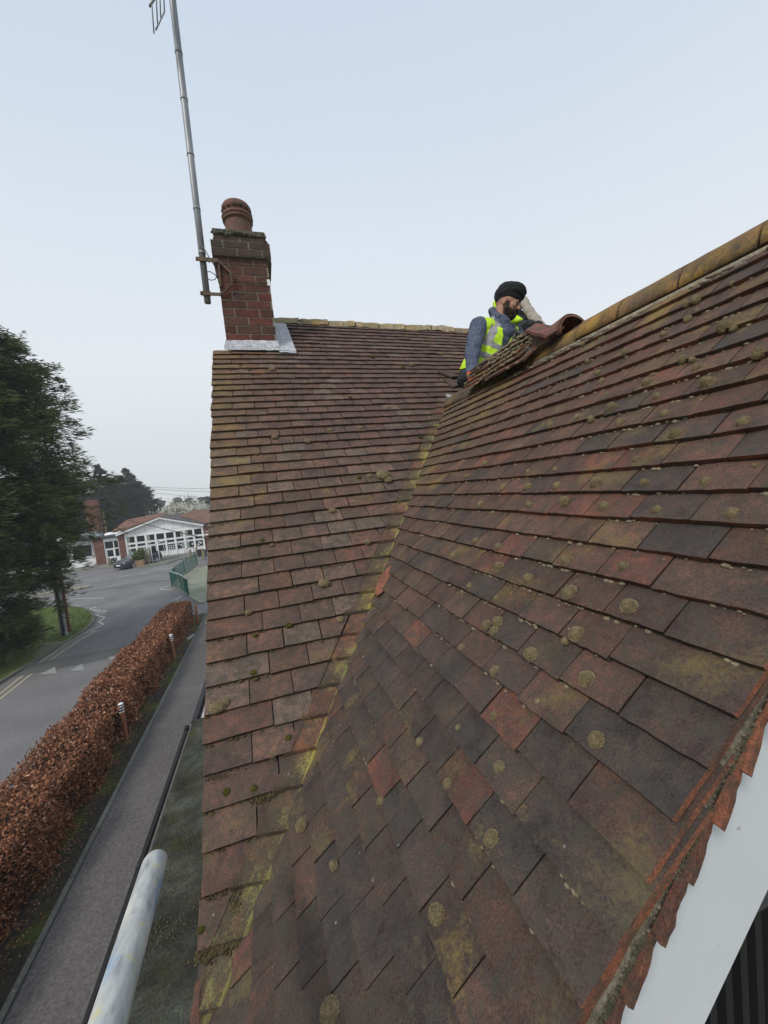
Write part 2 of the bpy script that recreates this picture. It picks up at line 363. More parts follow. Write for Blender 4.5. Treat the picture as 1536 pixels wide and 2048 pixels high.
# far slopes
slab([(.36, yt+.05, zt-.06), (4.2, yt-.1, zt-.30), (4.2, yt+2.9, zt-2.6), (.36, yt+2.9, zt-2.6)], .05)
slab([(RX, YVB+.02, zr), (RX, 3.3, zr), (RX+1.9, 1.5, zr-1.9), (RX+1.9, YVB+.02, zr-1.9)], .05)
mb.build('roof_deck', M['darkwall'], house)
mb = MB()
mb.box((XV+.12, 1.25, 0), (4.1, 7.6, 4.25)); mb.box((.36, .50, 0), (3.3, 1.35, 4.2))
mb.box((-.19, .60, 0), (.5, 1.35, 4.0))
for i in range(1):   # gable triangle
    mb.add([(XV+.13, 1.3, 4.2), (XV+.13, 3.98, 6.75), (XV+.13, 6.0, 4.2)], [(0, 1, 2)])
M['render'] = simple('house_brickwork', (.16, .075, .05), (.22, .11, .075), 6, .9, .3)
mb.build('wall', M['render'], house)
# ---- valley tiles: one arm lies in the main slope, the other tucks under the cut tiles of the wing
mb = MB()
for k in range(-4, 29):
    v0 = sA0+gA*k; z = v0*sin(TA)
    if z > .62: break
    cc = random.choice([(.13, .09, .05), (.11, .08, .05), (.17, .085, .055), (.10, .075, .045)]); w = random.uniform(.10, .135); tl_ = random.uniform(.95, 1.2)
    nu, nv = 11, 5; b = len(mb.v); bow = random.uniform(.004, .02)
    for j in range(nv):
        fv = j/(nv-1)
        for i in range(nu):
            a = -1+2*i/(nu-1); v = v0+fv*gA*1.22+(0 if j else noise.noise(Vector((i*.7, k, 3)))*.004)
            n = .0245-.150*(v-v0)+.0012*noise.noise(Vector((i, j, k)))
            if a <= 0:
                p = At.P(valley_x(v*sin(TA))+a*w+.004, v-(bow*(a+1)**2*(1-fv)), n)
            else:
                vb = v*sin(TA)/sin(TB); p = Bt.P(valley_y(v*sin(TA))-a*.06, vb-bow*(1-fv)*(1-a), .008)
            t = max(0, 1-abs(a)/.25); p = p+Vector((0, 0, .006*t)); p.x = max(p.x, XV+.004)
            mb.v.append(tuple(p))
    for i in range(nu): q = mb.v[b+i]; mb.v.append((q[0], q[1]+.002, q[2]-.015))
    for j in range(nv-1):
        for i in range(nu-1):
            a = -1+2*(i+.5)/(nu-1); li = .12 if a < -.5 else (tl_ if -.30 < a < .3 else .42)
            mb.face((b+j*nu+i, b+j*nu+i+1, b+(j+1)*nu+i+1, b+(j+1)*nu+i), (*cc, li))
    for i in range(nu-1): mb.face((b+nu*nv+i, b+nu*nv+i+1, b+i+1, b+i), (*[q*.5 for q in cc], .2))
va = mb.build('valley', M['valley'], house, smooth=True); va['label'] = 'lime green and orange lichened valley tiles between the two slopes'
# ---- ridge of the wing: half round tiles, mortar bed
def half_round(mb, p0, p1, r, col, li, a0=8, a1=172, th=.014, n=14, nl=6, side=None, wob=.002):
    p0 = Vector(p0); p1 = Vector(p1); t = (p1-p0).normalized(); sdv = side or Vector((0, 0, 1)).cross(t).normalized(); up = t.cross(sdv)
    if up.z < 0: up = -up
    b = len(mb.v)
    for rr in (r, r-th):
        for j in range(nl):
            for i in range(n):
                an = radians(a0+(a1-a0)*i/(n-1)); q = p0.lerp(p1, j/(nl-1))+sdv*cos(an)*rr+up*sin(an)*rr
                q += Vector([noise.noise(q*14+Vector((s_, 0, 0)))*wob for s_ in (1, 5, 9)]); mb.v.append(tuple(q))
    K = nl*n
    for j in range(nl-1):
        for i in range(n-1):
            mb.face((b+j*n+i, b+j*n+i+1, b+(j+1)*n+i+1, b+(j+1)*n+i), (*col, li))
            mb.face((b+K+j*n+i, b+K+(j+1)*n+i, b+K+(j+1)*n+i+1, b+K+j*n+i+1), (*[c*.6 for c in col], 0))
    for j in (0, nl-1):
        for i in range(n-1): mb.face((b+j*n+i, b+K+j*n+i, b+K+j*n+i+1, b+j*n+i+1), (*[c*.9 for c in col], .1))
    for i in (0, n-1):
        for j in range(nl-1): mb.face((b+j*n+i, b+(j+1)*n+i, b+K+(j+1)*n+i, b+K+j*n+i), (*[c*.8 for c in col], .1))
ys = [YVB-.06] + sorted([at_x(px, py, 1.60).y for px, py in ((1526, 495), (1363, 565), (1241, 628), (1156, 672))])
for q in range(len(ys)-1):
    mb = MB(); a, b_ = ys[q]+.005, ys[q+1]-.004
    c = [(.15, .095, .05), (.17, .11, .05), (.145, .09, .055), (.18, .11, .045)][q % 4]
    half_round(mb, (RX, a, RZ-.105), (RX, b_, RZ-.105+random.uniform(-.004, .004)), .125+random.uniform(-.002, .002), c, random.uniform(.6, .9))
    rt = mb.build('ridge_tile', M['ridge'], house, smooth=True)
mb = MB(); yy = ys[-1]
half_round(mb, (RX, yy+.01, RZ-.115), (RX, yy+.42, RZ-.118), .122, (.17, .105, .05), .6); mb.build('ridge_tile', M['ridge'], house, smooth=True)
mb = MB(); half_round(mb, (RX-.02, 2.62, RZ-.135), (RX-.02, 3.10, RZ-.12), .12, (.085, .065, .045), .3); mb.build('ridge_tile', M['ridge'], house, smooth=True)
# lumpy mortar lines
def lumps(mb, pts, r, n, jit, squash=.6, col=(1, 1, 1, 0), seg=1, mi=0):
    pts = [Vector(p) for p in pts]
    for _ in range(n):
        i = random.randrange(len(pts)-1); p = pts[i].lerp(pts[i+1], random.random())+Vector([random.gauss(0, 1)*j for j in jit])
        rr = r*random.uniform(.5, 1.4); blob(mb, p, (rr*random.uniform(.8, 1.3), rr*random.uniform(.8, 1.3), rr*squash), col, seg, mi=mi)
_ico = {}
def ico(n):
    if n not in _ico:
        bm = bmesh.new(); bmesh.ops.create_icosphere(bm, subdivisions=n, radius=1); bm.verts.index_update()
        _ico[n] = (np.array([v.co[:] for v in bm.verts]), [tuple(v.index for v in f.verts) for f in bm.faces]); bm.free()
    return _ico[n]
def blob(mb, p, r, col=(1, 1, 1, 0), seg=1, M3=None, bumpy=.22, mi=0):
    V, Fs = ico(seg); ph = random.uniform(0, 50)
    vs = []
    for v in V:
        k = 1+bumpy*noise.noise(Vector(v)*2.2+Vector((ph, 0, 0)))+(bumpy*.6*noise.noise(Vector(v)*6+Vector((0, ph, 0))) if seg > 1 else 0)
        q = Vector((v[0]*r[0], v[1]*r[1], v[2]*r[2]))*k
        if M3: q = M3 @ q
        vs.append(q+Vector(p))
    mb.add(vs, Fs, col, mi)
mb = MB(); lumps(mb, [(RX-.138, YVB, RZ-.128), (RX-.145, 2.1, RZ-.138)], .013, 420, (.007, .01, .007), .5)
mb.box((RX-.130, YVB, RZ-.15), (RX+.10, 2.1, RZ-.10))
mo = mb.build('ridge_mortar', M['mortar'], house, smooth=True)
# ---- main ridge: low tiles caked in pale lichen
RYm = YA+2.93*cos(TA)+.06
def ridge_z(x): return 5.5+(2.93+sagA(x, 2.9))*sin(TA)+.012
def ridge_y(x): return YA+(2.93+sagA(x, 2.9))*cos(TA)+.07
x = .30; q = 0
while x < 4.1:
    w = random.uniform(.28, .34); mb = MB(); jz = random.uniform(-.012, .016)
    c = random.choice([(.34, .31, .20), (.28, .26, .17), (.38, .36, .25), (.24, .20, .14)])
    half_round(mb, (x, ridge_y(x), ridge_z(x)-.05+jz), (x+w-.012, ridge_y(x+w), ridge_z(x+w)-.05+random.uniform(-.012, .012)), .118, c, .7, 10, 170, n=10, nl=7, wob=.012)
    for _ in range(16):
        an = random.uniform(.6, 2.6); blob(mb, (x+random.uniform(0, w), ridge_y(x)-.1*cos(an), ridge_z(x)-.055+.1*sin(an)), (.03, .03, .012), (.42, .40, .30, .5), 1)
    mb.build('ridge_tile', M['ridge'], house, smooth=True); x += w
mb = MB(); lumps(mb, [(.36, ridge_y(.36)-.11, ridge_z(.36)-.06), (4.1, ridge_y(4.1)-.11, ridge_z(4.1)-.06)], .022, 300, (.01, .012, .008), .6)
mb.build('ridge_mortar', simple('dark_bedding', (.06, .055, .035), (.17, .16, .09), 24, .95, .8, fine=5), house, smooth=True)
# ---- chimney with real bricks
chim = empty('chimney', (0, 0, 0)); chim.parent = house
M['brickm'] = simple('stack_mortar', (.20, .17, .135), (.36, .32, .26), 26, .95, .7, fine=5)
cx0, cx1, cy0, cy1 = -.183, .292, 3.985, 4.46
BR = [(.135, .047, .038), (.115, .042, .036), (.15, .052, .040), (.10, .042, .036), (.125, .050, .043)]
def brick_ring(mb, x0, x1, y0, y1, z0, n, h, seedoff=0, dark=0.):
    ch = h; jt = .0125
    for k in range(n):
        z = z0+k*ch
        def run(a0, a1, fn, off):
            a = a0
            cuts = []
            Ls = [.105, .222] if off else [.222, .105]
            p = a0; i = 0
            seq = ([.11] if (k % 2) else [])+[.228]*9
            for l in seq:
                e_ = min(p+l, a1)
                if e_-p > .03: cuts.append((p, e_))
                p = e_
                if p >= a1-.001: break
            for (p, e_) in cuts:
                c = random.choice(BR); d = random.uniform(.75, 1.15); dk = min(1, dark+max(0, (k-(n-4))/4*.5)*(dark == 0))*random.uniform(.3, 1)
                dk = max(dk, (k/n)**2*.55*(dark == 0)*random.uniform(.5, 1.3))
                if random.random() < .25: dk = max(dk, .55)
                if dark > .5: dk = random.uniform(.7, 1)
                c = lerp(tuple(q*d for q in c), (.062, .052, .042), dk)
                fn(p+jt/2, e_-jt/2, z+jt/2, z+ch-jt/2, c)
        run(x0, x1, lambda a, b, za, zb, c: mb.box((a, y0-.0, za), (b, y0+.1, zb), (*c, 0), jit=.0012), k % 2)
        run(x0, x1, lambda a, b, za, zb, c: mb.box((a, y1-.1, za), (b, y1, zb), (*c, 0), jit=.0012), k % 2)
        run(y0+.1, y1-.1, lambda a, b, za, zb, c: mb.box((x0, a, za), (x0+.1, b, zb), (*c, 0), jit=.0012), k % 2)
        run(y0+.1, y1-.1, lambda a, b, za, zb, c: mb.box((x1-.1, a, za), (x1, b, zb), (*c, 0), jit=.0012), k % 2)
zc = 5.5
mb = MB(); brick_ring(mb, cx0, cx1, cy0, cy1, zc+1.50, 10, .0785)
brick_ring(mb, cx0-.028, cx1+.038, cy0-.03, cy1+.03, zc+2.285, 2, .068, dark=.85)
brick_ring(mb, cx0+.012, cx1-.005, cy0, cy1, zc+2.421, 1, .066, dark=.95)
st = mb.build('stack', M['brick'], chim); st['label'] = 'weathered red brick stack'
mb = MB(); mb.box((cx0+.006, cy0+.006, zc+1.2), (cx1-.006, cy1-.006, zc+2.285)); mb.box((cx0-.022, cy0-.024, zc+2.2855), (cx1+.032, cy1+.024, zc+2.420)); mb.box((cx0+.018, cy0+.006, zc+2.4205), (cx1-.011, cy1-.006, zc+2.487))
mb.build('pointing', M['brickm'], chim)
mb = MB(); 
for i in range(14):
    pass
mb.box((cx0+.004, cy0-.008, zc+2.4875), (cx1+.002, cy1, zc+2.535), (1, 1, 1, 0), jit=.004)
lumps(mb, [(cx0+.01, cy0, zc+2.50), (cx1, cy0, zc+2.50)], .013, 70, (.01, .005, .010), .8, seg=1)
lumps(mb, [(cx1, cy0, zc+2.50), (cx1, cy1, zc+2.50), (cx0, cy1, zc+2.5), (cx0, cy0, zc+2.5)], .013, 70, (.006, .006, .010), .8, seg=1)
mb.lathe([(.22, 0), (.18, .03), (.13, .045)], ((cx0+cx1)/2+.005, (cy0+cy1)/2-.02, zc+2.53))
mb.build('flaunching', simple('sooty_mortar', (.045, .045, .035), (.17, .16, .12), 18, .95, .8, fine=5), chim, smooth=False)
mb = MB(); po = (.062, 4.20, zc+2.53)
prof = [(.125, 0), (.122, .08), (.119, .165), (.118, .178), (.132, .183), (.136, .192), (.132, .201), (.126, .204), (.137, .210), (.141, .222), (.136, .235), (.120, .242), (.116, .252), (.128, .262), (.134, .283), (.131, .305), (.118, .325), (.100, .334), (.085, .330), (.082, .30), (.082, .02)]
prof = [(r*1.06, z*1.12) for r, z in prof]
mb.lathe(prof, po, 40)
pot = mb.build('chimney_pot', M['pot'], chim, smooth=True)
for k in range(14):
    mb = MB(); an = 2*pi*k/14+.1; c = Vector(po)+Vector((cos(an)*.1335, sin(an)*.1335, .300))
    mb.box((-.012, -.008, -.011), (.012, .008, .011), M=Matrix.Translation(c) @ Matrix.Rotation(an, 4, 'Z') @ Matrix.Rotation(pi/4, 4, 'X')); mb.build('vent_hole', M['black'], chim)
# lead
mb = MB()
def sheet(mb, P, nu=14, nv=6, wob=.003, th=.004):
    b = len(mb.v)
    for j in range(nv):
        for i in range(nu):
            fu, fv = i/(nu-1), j/(nv-1)
            q = (Vector(P[0])*(1-fu)+Vector(P[1])*fu)*(1-fv)+(Vector(P[3])*(1-fu)+Vector(P[2])*fu)*fv
            q += Vector((0, -1, .5))*noise.noise(q*16)*wob*2+Vector((random.uniform(-1, 1), 0, random.uniform(-1, 1)))*wob*.5; mb.v.append(tuple(q))
    for j in range(nv-1):
        for i in range(nu-1): mb.face((b+j*nu+i, b+j*nu+i+1, b+(j+1)*nu+i+1, b+(j+1)*nu+i))
sheet(mb, [(cx0-.02, cy0-.045, zc+1.445), (cx1+.015, cy0-.045, zc+1.435), (cx1+.004, cy0-.006, zc+1.515), (cx0-.003, cy0-.006, zc+1.515)])
def Aoff(x, v, n): p = At.P(x, v, n); return tuple(p)
sheet(mb, [Aoff(cx1+.002, 2.03, .034), Aoff(cx1+.165, 2.03, .030), Aoff(cx1+.15, 2.82, .030), Aoff(cx1+.002, 2.82, .034)])
sheet(mb, [(cx0-.02, cy0-.05, zc+1.41), (cx1+.165, cy0-.062, zc+1.40), (cx1+.16, cy0-.04, zc+1.438), (cx0-.02, cy0-.046, zc+1.446)])
fl = mb.build('lead_flashing', M['lead'], chim, smooth=True)
# chimney breast below stack (behind the short tiles)
mb = MB(); mb.box((cx0+.0, cy0+.004, 4), (cx1, cy1, zc+1.21)); mb.build('breast', M['brickm'], chim)
# ---- moss on the roofs
def cushion(name, parent, P, Nn, r, mat, tall=.62, spikes=160, elong=1., upd=None):
    mb = MB(); Z = Vector(Nn).normalized(); X = (Vector(upd)-Z*Vector(upd).dot(Z)).normalized(); Y = Z.cross(X)
    R3 = Matrix((X, Y, Z)).transposed()
    blob(mb, Vector(P)+Z*r*.55, (r*elong, r, r*tall), (.66, .62, .50, 0), 3, R3, .10)
    for _ in range(spikes):
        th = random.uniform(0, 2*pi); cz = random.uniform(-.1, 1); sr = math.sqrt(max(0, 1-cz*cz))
        d = R3 @ Vector((cos(th)*sr*elong, sin(th)*sr, cz*tall)); b = Vector(P)+Z*r*.55+d*r*.95
        o1 = d.orthogonal().normalized()*r*.035; l = d.normalized()*r*random.uniform(.10, .22)+Vector([random.uniform(-1, 1)*r*.05 for _ in range(3)])
        o2 = d.cross(o1).normalized()*r*.035
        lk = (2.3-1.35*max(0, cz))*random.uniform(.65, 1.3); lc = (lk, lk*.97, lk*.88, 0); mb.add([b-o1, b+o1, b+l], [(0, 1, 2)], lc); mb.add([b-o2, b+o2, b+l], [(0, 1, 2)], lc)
    return mb.build(name, mat, parent, smooth=True)
z3 = lambda x, y: (900+x*.414, 900+y*.414); z4 = lambda x, y: (1130+x*.2643, 440+y*.2643)
CB = [(z3(*q[:2]), q[2]*.414) for q in [(917, 70, 20), (965, 185, 22), (727, 185, 27), (1260, 185, 25), (575, 275, 27), (540, 195, 20), (400, 198, 18), (278, 198, 17), (395, 122, 14), (530, 115, 16), (170, 282, 18), (405, 285, 20), (765, 300, 24), (1025, 318, 23), (1385, 340, 29), (258, 490, 20), (145, 458, 17), (40, 522, 18), (593, 562, 29), (865, 592, 25), (260, 590, 25), (408, 650, 27), (610, 718, 33), (898, 790, 38), (120, 676, 18), (252, 740, 19), (645, 920, 36), (203, 870, 24), (258, 852, 23), (240, 898, 23), (427, 1015, 34), (85, 975, 19), (583, 945, 19), (695, 1135, 34), (245, 1090, 22), (455, 1240, 20), (242, 1305, 20), (68, 1362, 17), (745, 1430, 34), (100, 142, 14), (185, 80, 14), (1490, 100, 13)]]
CB += [(z4(*q[:2]), q[2]*.2643) for q in [(1020, 640, 33), (945, 670, 24), (1235, 855, 43), (1300, 860, 26), (775, 905, 26), (955, 785, 28), (920, 1095, 32), (990, 1095, 24), (1035, 1165, 36), (485, 1035, 26), (280, 1190, 26), (1500, 1060, 44), (1180, 470, 22), (1290, 515, 22), (1025, 715, 18), (630, 715, 16), (155, 960, 20), (190, 1095, 18), (1310, 385, 18), (700, 850, 18), (1110, 780, 24)]]
CB += [((q[0], q[1]), q[2]) for q in [(1425, 780, 13), (1497, 858, 12), (1360, 880, 12), (1338, 838, 9), (1323, 803, 8), (1302, 775, 9), (1210, 770, 6), (1233, 826, 10), (1250, 855, 9), (1107, 857, 7), (1190, 847, 7), (1163, 843, 7), (1013, 1544, 11), (911, 1577, 11), (852, 1492, 9), (893, 1838, 16), (1000, 1688, 14), (775, 1611, 9), (618, 1655, 12), (681, 1737, 9), (683, 2032, 20), (1190, 1368, 12), (558, 1716, 9), (1210, 1742, 6), (1530, 720, 10)]]
for (px, py), rp_ in CB[:98]:
    p = onB(px, py); D = (p-EYE).dot(FW); r = rp_/F*D
    n = Bt.Nn; vd = (EYE-p).normalized()
    p = p+n*.012
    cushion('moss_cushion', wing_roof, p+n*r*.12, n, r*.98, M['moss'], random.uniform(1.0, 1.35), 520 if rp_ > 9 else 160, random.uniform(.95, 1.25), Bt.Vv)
CA = [(437, 1420, 17), (452, 1410, 11), (455, 1587, 9), (577, 1480, 8), (510, 1580, 9), (648, 1173, 13), (765, 958, 15), (775, 965, 10), (786, 1140, 14), (775, 1150, 10), (685, 1445, 12), (498, 1230, 8), (508, 1350, 8), (525, 1087, 7), (664, 1027, 9), (735, 1090, 8), (578, 1255, 8), (545, 1512, 9), (680, 1243, 8), (405, 1860, 9), (557, 1717, 9), (738, 958, 7), (550, 880, 7), (616, 888, 7), (545, 1095, 5), (660, 865, 6), (718, 960, 6), (512, 1275, 6), (840, 880, 6), (775, 820, 5), (700, 800, 5), (822, 735, 6), (805, 740, 5), (745, 718, 5), (720, 860, 5), (612, 770, 6), (545, 745, 7)]
for px, py, rp_ in CA:
    p = onA(px, py); D = (p-EYE).dot(FW)
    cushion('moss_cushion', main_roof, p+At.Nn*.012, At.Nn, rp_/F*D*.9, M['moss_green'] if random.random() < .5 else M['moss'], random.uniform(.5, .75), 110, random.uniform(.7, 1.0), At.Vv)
# crumbs of moss under every course: nobody could count them
mb = MB()
for k in range(0, KA):
    v0 = sA0+gA*k; z = v0*sin(TA); xm = 3.2 if z > .62 else valley_x(z)-.02
    dens = 80 if k < 18 else 34
    for _ in range(int((xm-XV)*dens)):
        u = random.uniform(XV, xm)
        if k >= 39 and u < .45: continue
        if noise.noise(Vector((u*3.1, v0*3, 2))) < -.12+random.uniform(-.1, .25): continue
        rr = random.choice([.002, .003, .004, .0055])*random.uniform(.6, 1.3)
        if random.random() < .04: rr *= 1.7
        blob(mb, At.P(u, v0-random.uniform(.0, .010)+sagA(u, v0), .012), (rr*1.5, rr, rr*.8), seg=1)
# carpets in the eaves corner, chimney side, along a few joints
for (px0, py0, px1, py1, r, n) in [(395, 1915, 500, 1870, .014, 60), (470, 1800, 492, 1895, .012, 40), (400, 1790, 455, 1778, .008, 24), (510, 1600, 552, 1590, .010, 30), (445, 735, 560, 770, .014, 60), (470, 725, 530, 765, .013, 50), (415, 1060, 460, 1050, .008, 24), (425, 1270, 470, 1262, .007, 20), (420, 1560, 470, 1560, .007, 20), (760, 1160, 790, 1130, .012, 34), (640, 1500, 690, 1440, .008, 24), (545, 1740, 600, 1690, .008, 22), (590, 1310, 640, 1300, .006, 20), (690, 1120, 740, 1105, .006, 20), (640, 1140, 690, 1130, .006, 20)]:
    for _ in range(n*5):
        t = random.random(); p = onA(px0+(px1-px0)*t, py0+(py1-py0)*t)+At.U*random.gauss(0, .008)+At.Vv*random.gauss(0, .008)+At.Nn*.014
        rr = r*random.uniform(.15, .52); blob(mb, p, (rr, rr, rr*.7), seg=1, bumpy=.8)
mo = mb.build('moss', simple('moss_crumbs', (.040, .030, .016), (.105, .082, .032), 30, .95, .8, .004, fine=8), main_roof, smooth=True); mo['kind'] = 'stuff'
mb = MB()
for k in range(-11, 24):
    v0 = sB0+gB*k; z = v0*sin(TB); ym = min(valley_y(z), 3.0)
    if z < -1.25: ym = 1.0
    for _ in range(int((ym-YVB)*(60 if k > 2 else 30))):
        u = random.uniform(YVB+.03, ym)
        if noise.noise(Vector((u*3.1, v0*3, 8))) < -.05+random.uniform(-.1, .25): continue
        rr = random.choice([.0018, .0025, .0035, .005])*random.uniform(.7, 1.35)
        blob(mb, Bt.P(u, v0-random.uniform(0, .007), .012), (rr, rr*1.4, rr*.8), seg=1)
mo = mb.build('moss', M['moss'], wing_roof, smooth=True); mo['kind'] = 'stuff'
# ---- verge of the wing: mortar, undercloak teeth, bargeboard, gable
mb = MB()
for k in range(-6, 26):
    v = sB0+gB*k
    for j in range(46):
        rr = random.uniform(.0012, .0035); blob(mb, Bt.P(YVB+.003+random.uniform(-.002, .002), v+random.random()*gB, -.020+random.uniform(-.008, .007)), (rr*1.2, rr*.8, rr), seg=1)
b = len(mb.v)
for v in (-1.7, 1.0):
    for (u, n) in ((YVB+.002, -.010), (YVB+.002, -.031), (YVB+.05, -.031), (YVB+.05, -.010)): mb.v.append(tuple(Bt.P(u, v, n)))
for i in range(4): mb.face((b+i, b+(i+1) % 4, b+4+(i+1) % 4, b+4+i))
mb.build('verge_mortar', simple('verge_mortar', (.065, .055, .038), (.19, .165, .12), 40, .95, .9, .004, fine=4), house, smooth=True)
mb = MB()
for k in range(-9, 26):       # undercloak: tiles laid on edge courses whose corners step out past the board
    v = sB0+gB*k+.03; t = random.uniform(-.003, .003)
    vs = []; prof = [(YVB-.011+t, v), (YVB-.003+t, v+gB*1.03), (YVB+.06, v+gB*1.05), (YVB+.06, v)]
    n0 = -.027
    pts = []
    for i in range(7): f = i/6; pts.append((prof[0][0]*(1-f)+prof[1][0]*f+random.uniform(-.0016, .0016), prof[0][1]*(1-f)+prof[1][1]*f))
    pts += prof[2:]
    # a twist so every lower corner dips below its neighbour
    def dip(vv): return n0-.007*(1-(vv-v)/gB)+.0015*noise.noise(Vector((vv*90, k, 0)))
    top = [Bt.P(u, vv, dip(vv)) for u, vv in pts]; bot = [Bt.P(u, vv, dip(vv)-.012) for u, vv in pts]; kk = len(pts)
    c = random.choice([(.26, .105, .06), (.22, .09, .055), (.19, .08, .05), (.15, .07, .05)])
    mb.add(top+bot, [tuple(range(kk))[::-1], tuple(range(kk, 2*kk))]+[(i, (i+1) % kk, (i+1) % kk+kk, i+kk) for i in range(kk)], (*c, 0))
uc = mb.build('undercloak', M['tile'], house); uc['label'] = 'orange tile edges stepping along the verge above the white board'
mb = MB()
for _ in range(26):
    pass
for k in range(-5, 24):
    if random.random() < .8:
        v = sB0+gB*k+random.random()*gB; ln = random.uniform(.02, .05)
        for _ in range(150):
            p = Bt.P(YVB+.002, v+random.uniform(-ln, ln), -.022); d = Vector((random.uniform(-.5, .5), -1, random.uniform(-.2, .7))).normalized()*random.uniform(.004, .011)
            o1 = d.orthogonal().normalized()*.0007; mb.add([p-o1, p+o1, p+d], [(0, 1, 2)])
mo = mb.build('verge_moss', simple('grey_moss', (.06, .06, .04), (.16, .155, .10), 60, .95, .3), house); mo['kind'] = 'stuff'
mb = MB()
def bB(y, v, dz): p = Bt.P(y, v, 0); return (p.x, y, p.z+dz)
for (y0, y1, d0, d1, mi) in ((.395, .42, -.03, -.432, 0),):
    p = [bB(y0, -1.9, d0), bB(y0, 1.05, d0), bB(y0, 1.05, d1), bB(y0, -1.9, d1)]; q = [(a[0], y1, a[2]) for a in p]
    mb.add(p+q, [(0, 1, 2, 3)[::-1], (4, 5, 6, 7), (0, 1, 5, 4), (3, 2, 6, 7)[::-1]])
bb_ = mb.build('bargeboard', M['white'], house); bb_['label'] = 'wide white painted bargeboard under the near verge'
mb = MB()
for (dx, dz) in ((0, 0),):
    c = at_y(1478, 1655, .394); blob(mb, c, (.0032, .0016, .0032), seg=2, bumpy=.05)
mb.build('screw_cap', simple('dull_cap', (.35, .35, .36), (.45, .45, .46), 5), house, smooth=True)
mb = MB()
def prism_y(mb, pts, y0, y1):
    k = len(pts); mb.add([(a, y0, b) for a, b in pts]+[(a, y1, b) for a, b in pts], [tuple(range(k)), tuple(range(k, 2*k))[::-1]]+[(i, i+k, (i+1) % k+k, (i+1) % k) for i in range(k)])
gx = lambda z: XB+(z+.10)/tan(TB)
prism_y(mb, [(gx(-.84), 4.66), (3.2, 4.66), (gx(.55)+.4, 6.05), (gx(.55), 6.05)], .44, .50); mb.build('gable_panel', M['darkwall'], house)
mb = MB(); x = .35
while x < 1.6:
    mb.box((x, .452, 2.2), (x+.018, .49, 4.659)); mb.box((x+.0181, .468, 2.2), (x+.0419, .491, 4.6585)); x += .042
mb.build('cladding', M['darkrib'], house)
# ---- lower flat roof, gutters
Zc = 2.5
mb = MB(); pts = []
nx, ny = 16, 60; b = len(mb.v)
for j in range(ny):
    for i in range(nx):
        x = -1.33+1.17*i/(nx-1); y = -1.5+(5.78+1.5)*j/(ny-1)
        mb.v.append((x, y-.12*(i/(nx-1)-.5)*0, Zc+.02+.12*i/(nx-1)+.010*noise.noise(Vector((x*5, y*5, 0)))+.006*noise.noise(Vector((x*19, y*19, 3)))))
for j in range(ny-1):
    for i in range(nx-1): mb.face((b+j*nx+i, b+j*nx+i+1, b+(j+1)*nx+i+1, b+(j+1)*nx+i))
mb.box((-1.33, -1.5, Zc-.12), (-.16, 5.775, Zc-.01))
felt, Nn, Ll, p = base_mat('mossy_felt', .9)
g = Nn.new('ShaderNodeTexCoord'); co = g.outputs['Object']
n1 = nz(Nn, Ll, co, 3.2, 5, .6, .5); r1 = ramp(Nn, [(.35, (.028, .028, .022)), (.5, (.055, .058, .045)), (.62, (.095, .105, .085)), (.75, (.12, .13, .11))]); Ll.new(n1.outputs[0], r1.inputs[0])
n2 = nz(Nn, Ll, co, 60, 4, .8); r2 = ramp(Nn, [(.35, (.5, .5, .5)), (.7, (1.6, 1.6, 1.5))]); Ll.new(n2.outputs[0], r2.inputs[0])
c = mixc(Nn, Ll, r1.outputs[0], r2.outputs[0], 1., 'MULTIPLY')
n3 = nz(Nn, Ll, co, 2.3, 4, .65); r3 = ramp(Nn, [(.56, (0, 0, 0)), (.66, (1, 1, 1))]); Ll.new(n3.outputs[0], r3.inputs[0])
c = mixc(Nn, Ll, c, (.055, .055, .012), r3.outputs[0]); Ll.new(c, p.inputs['Base Color']); bump(Nn, Ll, n2.outputs[0], p, .9, .02)
fr_ = mb.build('flat_roof', felt, house, smooth=True); fr_['label'] = 'low mossy grey felt roof beside the gable'
mb = MB()
for (x0, y0, y1) in ((-1.39, -1.5, 5.62), ):
    mb.tube([(x0, y0, Zc-.005), (x0, y1, Zc-.005)], .026, 10)
    mb.tube([(x0-.0, y1, Zc), (x0, y1+.05, Zc+.01)], .034, 8)
    for y in (1.4, 3.6): mb.tube([(x0, y, Zc-.005), (x0, y+.05, Zc-.005)], .031, 10)
mb.build('gutter', M['black'], house, smooth=True)
mb = MB(); mb.box((-1.36, 5.80, Zc-.12), (-1.30, 9.2, Zc+.0)); mb.build('gutter', M['black'], house)
mb = MB(); lumps(mb, [(-1.20, 5.9, Zc-.05), (-1.20, 8.5, Zc-.05)], .03, 50, (.02, .02, .02), .6); mb.box((-1.26, 5.80, Zc-.12), (-1.16, 9.2, Zc-.06))
mb.build('fascia', M['white'], house)
mb = MB()
for _ in range(9000):
    x = random.uniform(-1.3, -.2); y = random.uniform(.3, 5.6); q = noise.noise(Vector((x*2.2, y*2.2, 4)))+.5*noise.noise(Vector((x*7, y*7, 9)))
    if q < .08: continue
    r = random.uniform(.0015, .006)*(1.5 if y < 1.6 else 1); blob(mb, (x, y, Zc+.022+.12*(x+1.33)/1.17), (r*1.5, r*1.5, r*.8), seg=1)
mo = mb.build('moss', simple('felt_moss', (.045, .045, .025), (.10, .10, .055), 7, .95, .6, fine=8), fr_, smooth=True); mo['kind'] = 'stuff'
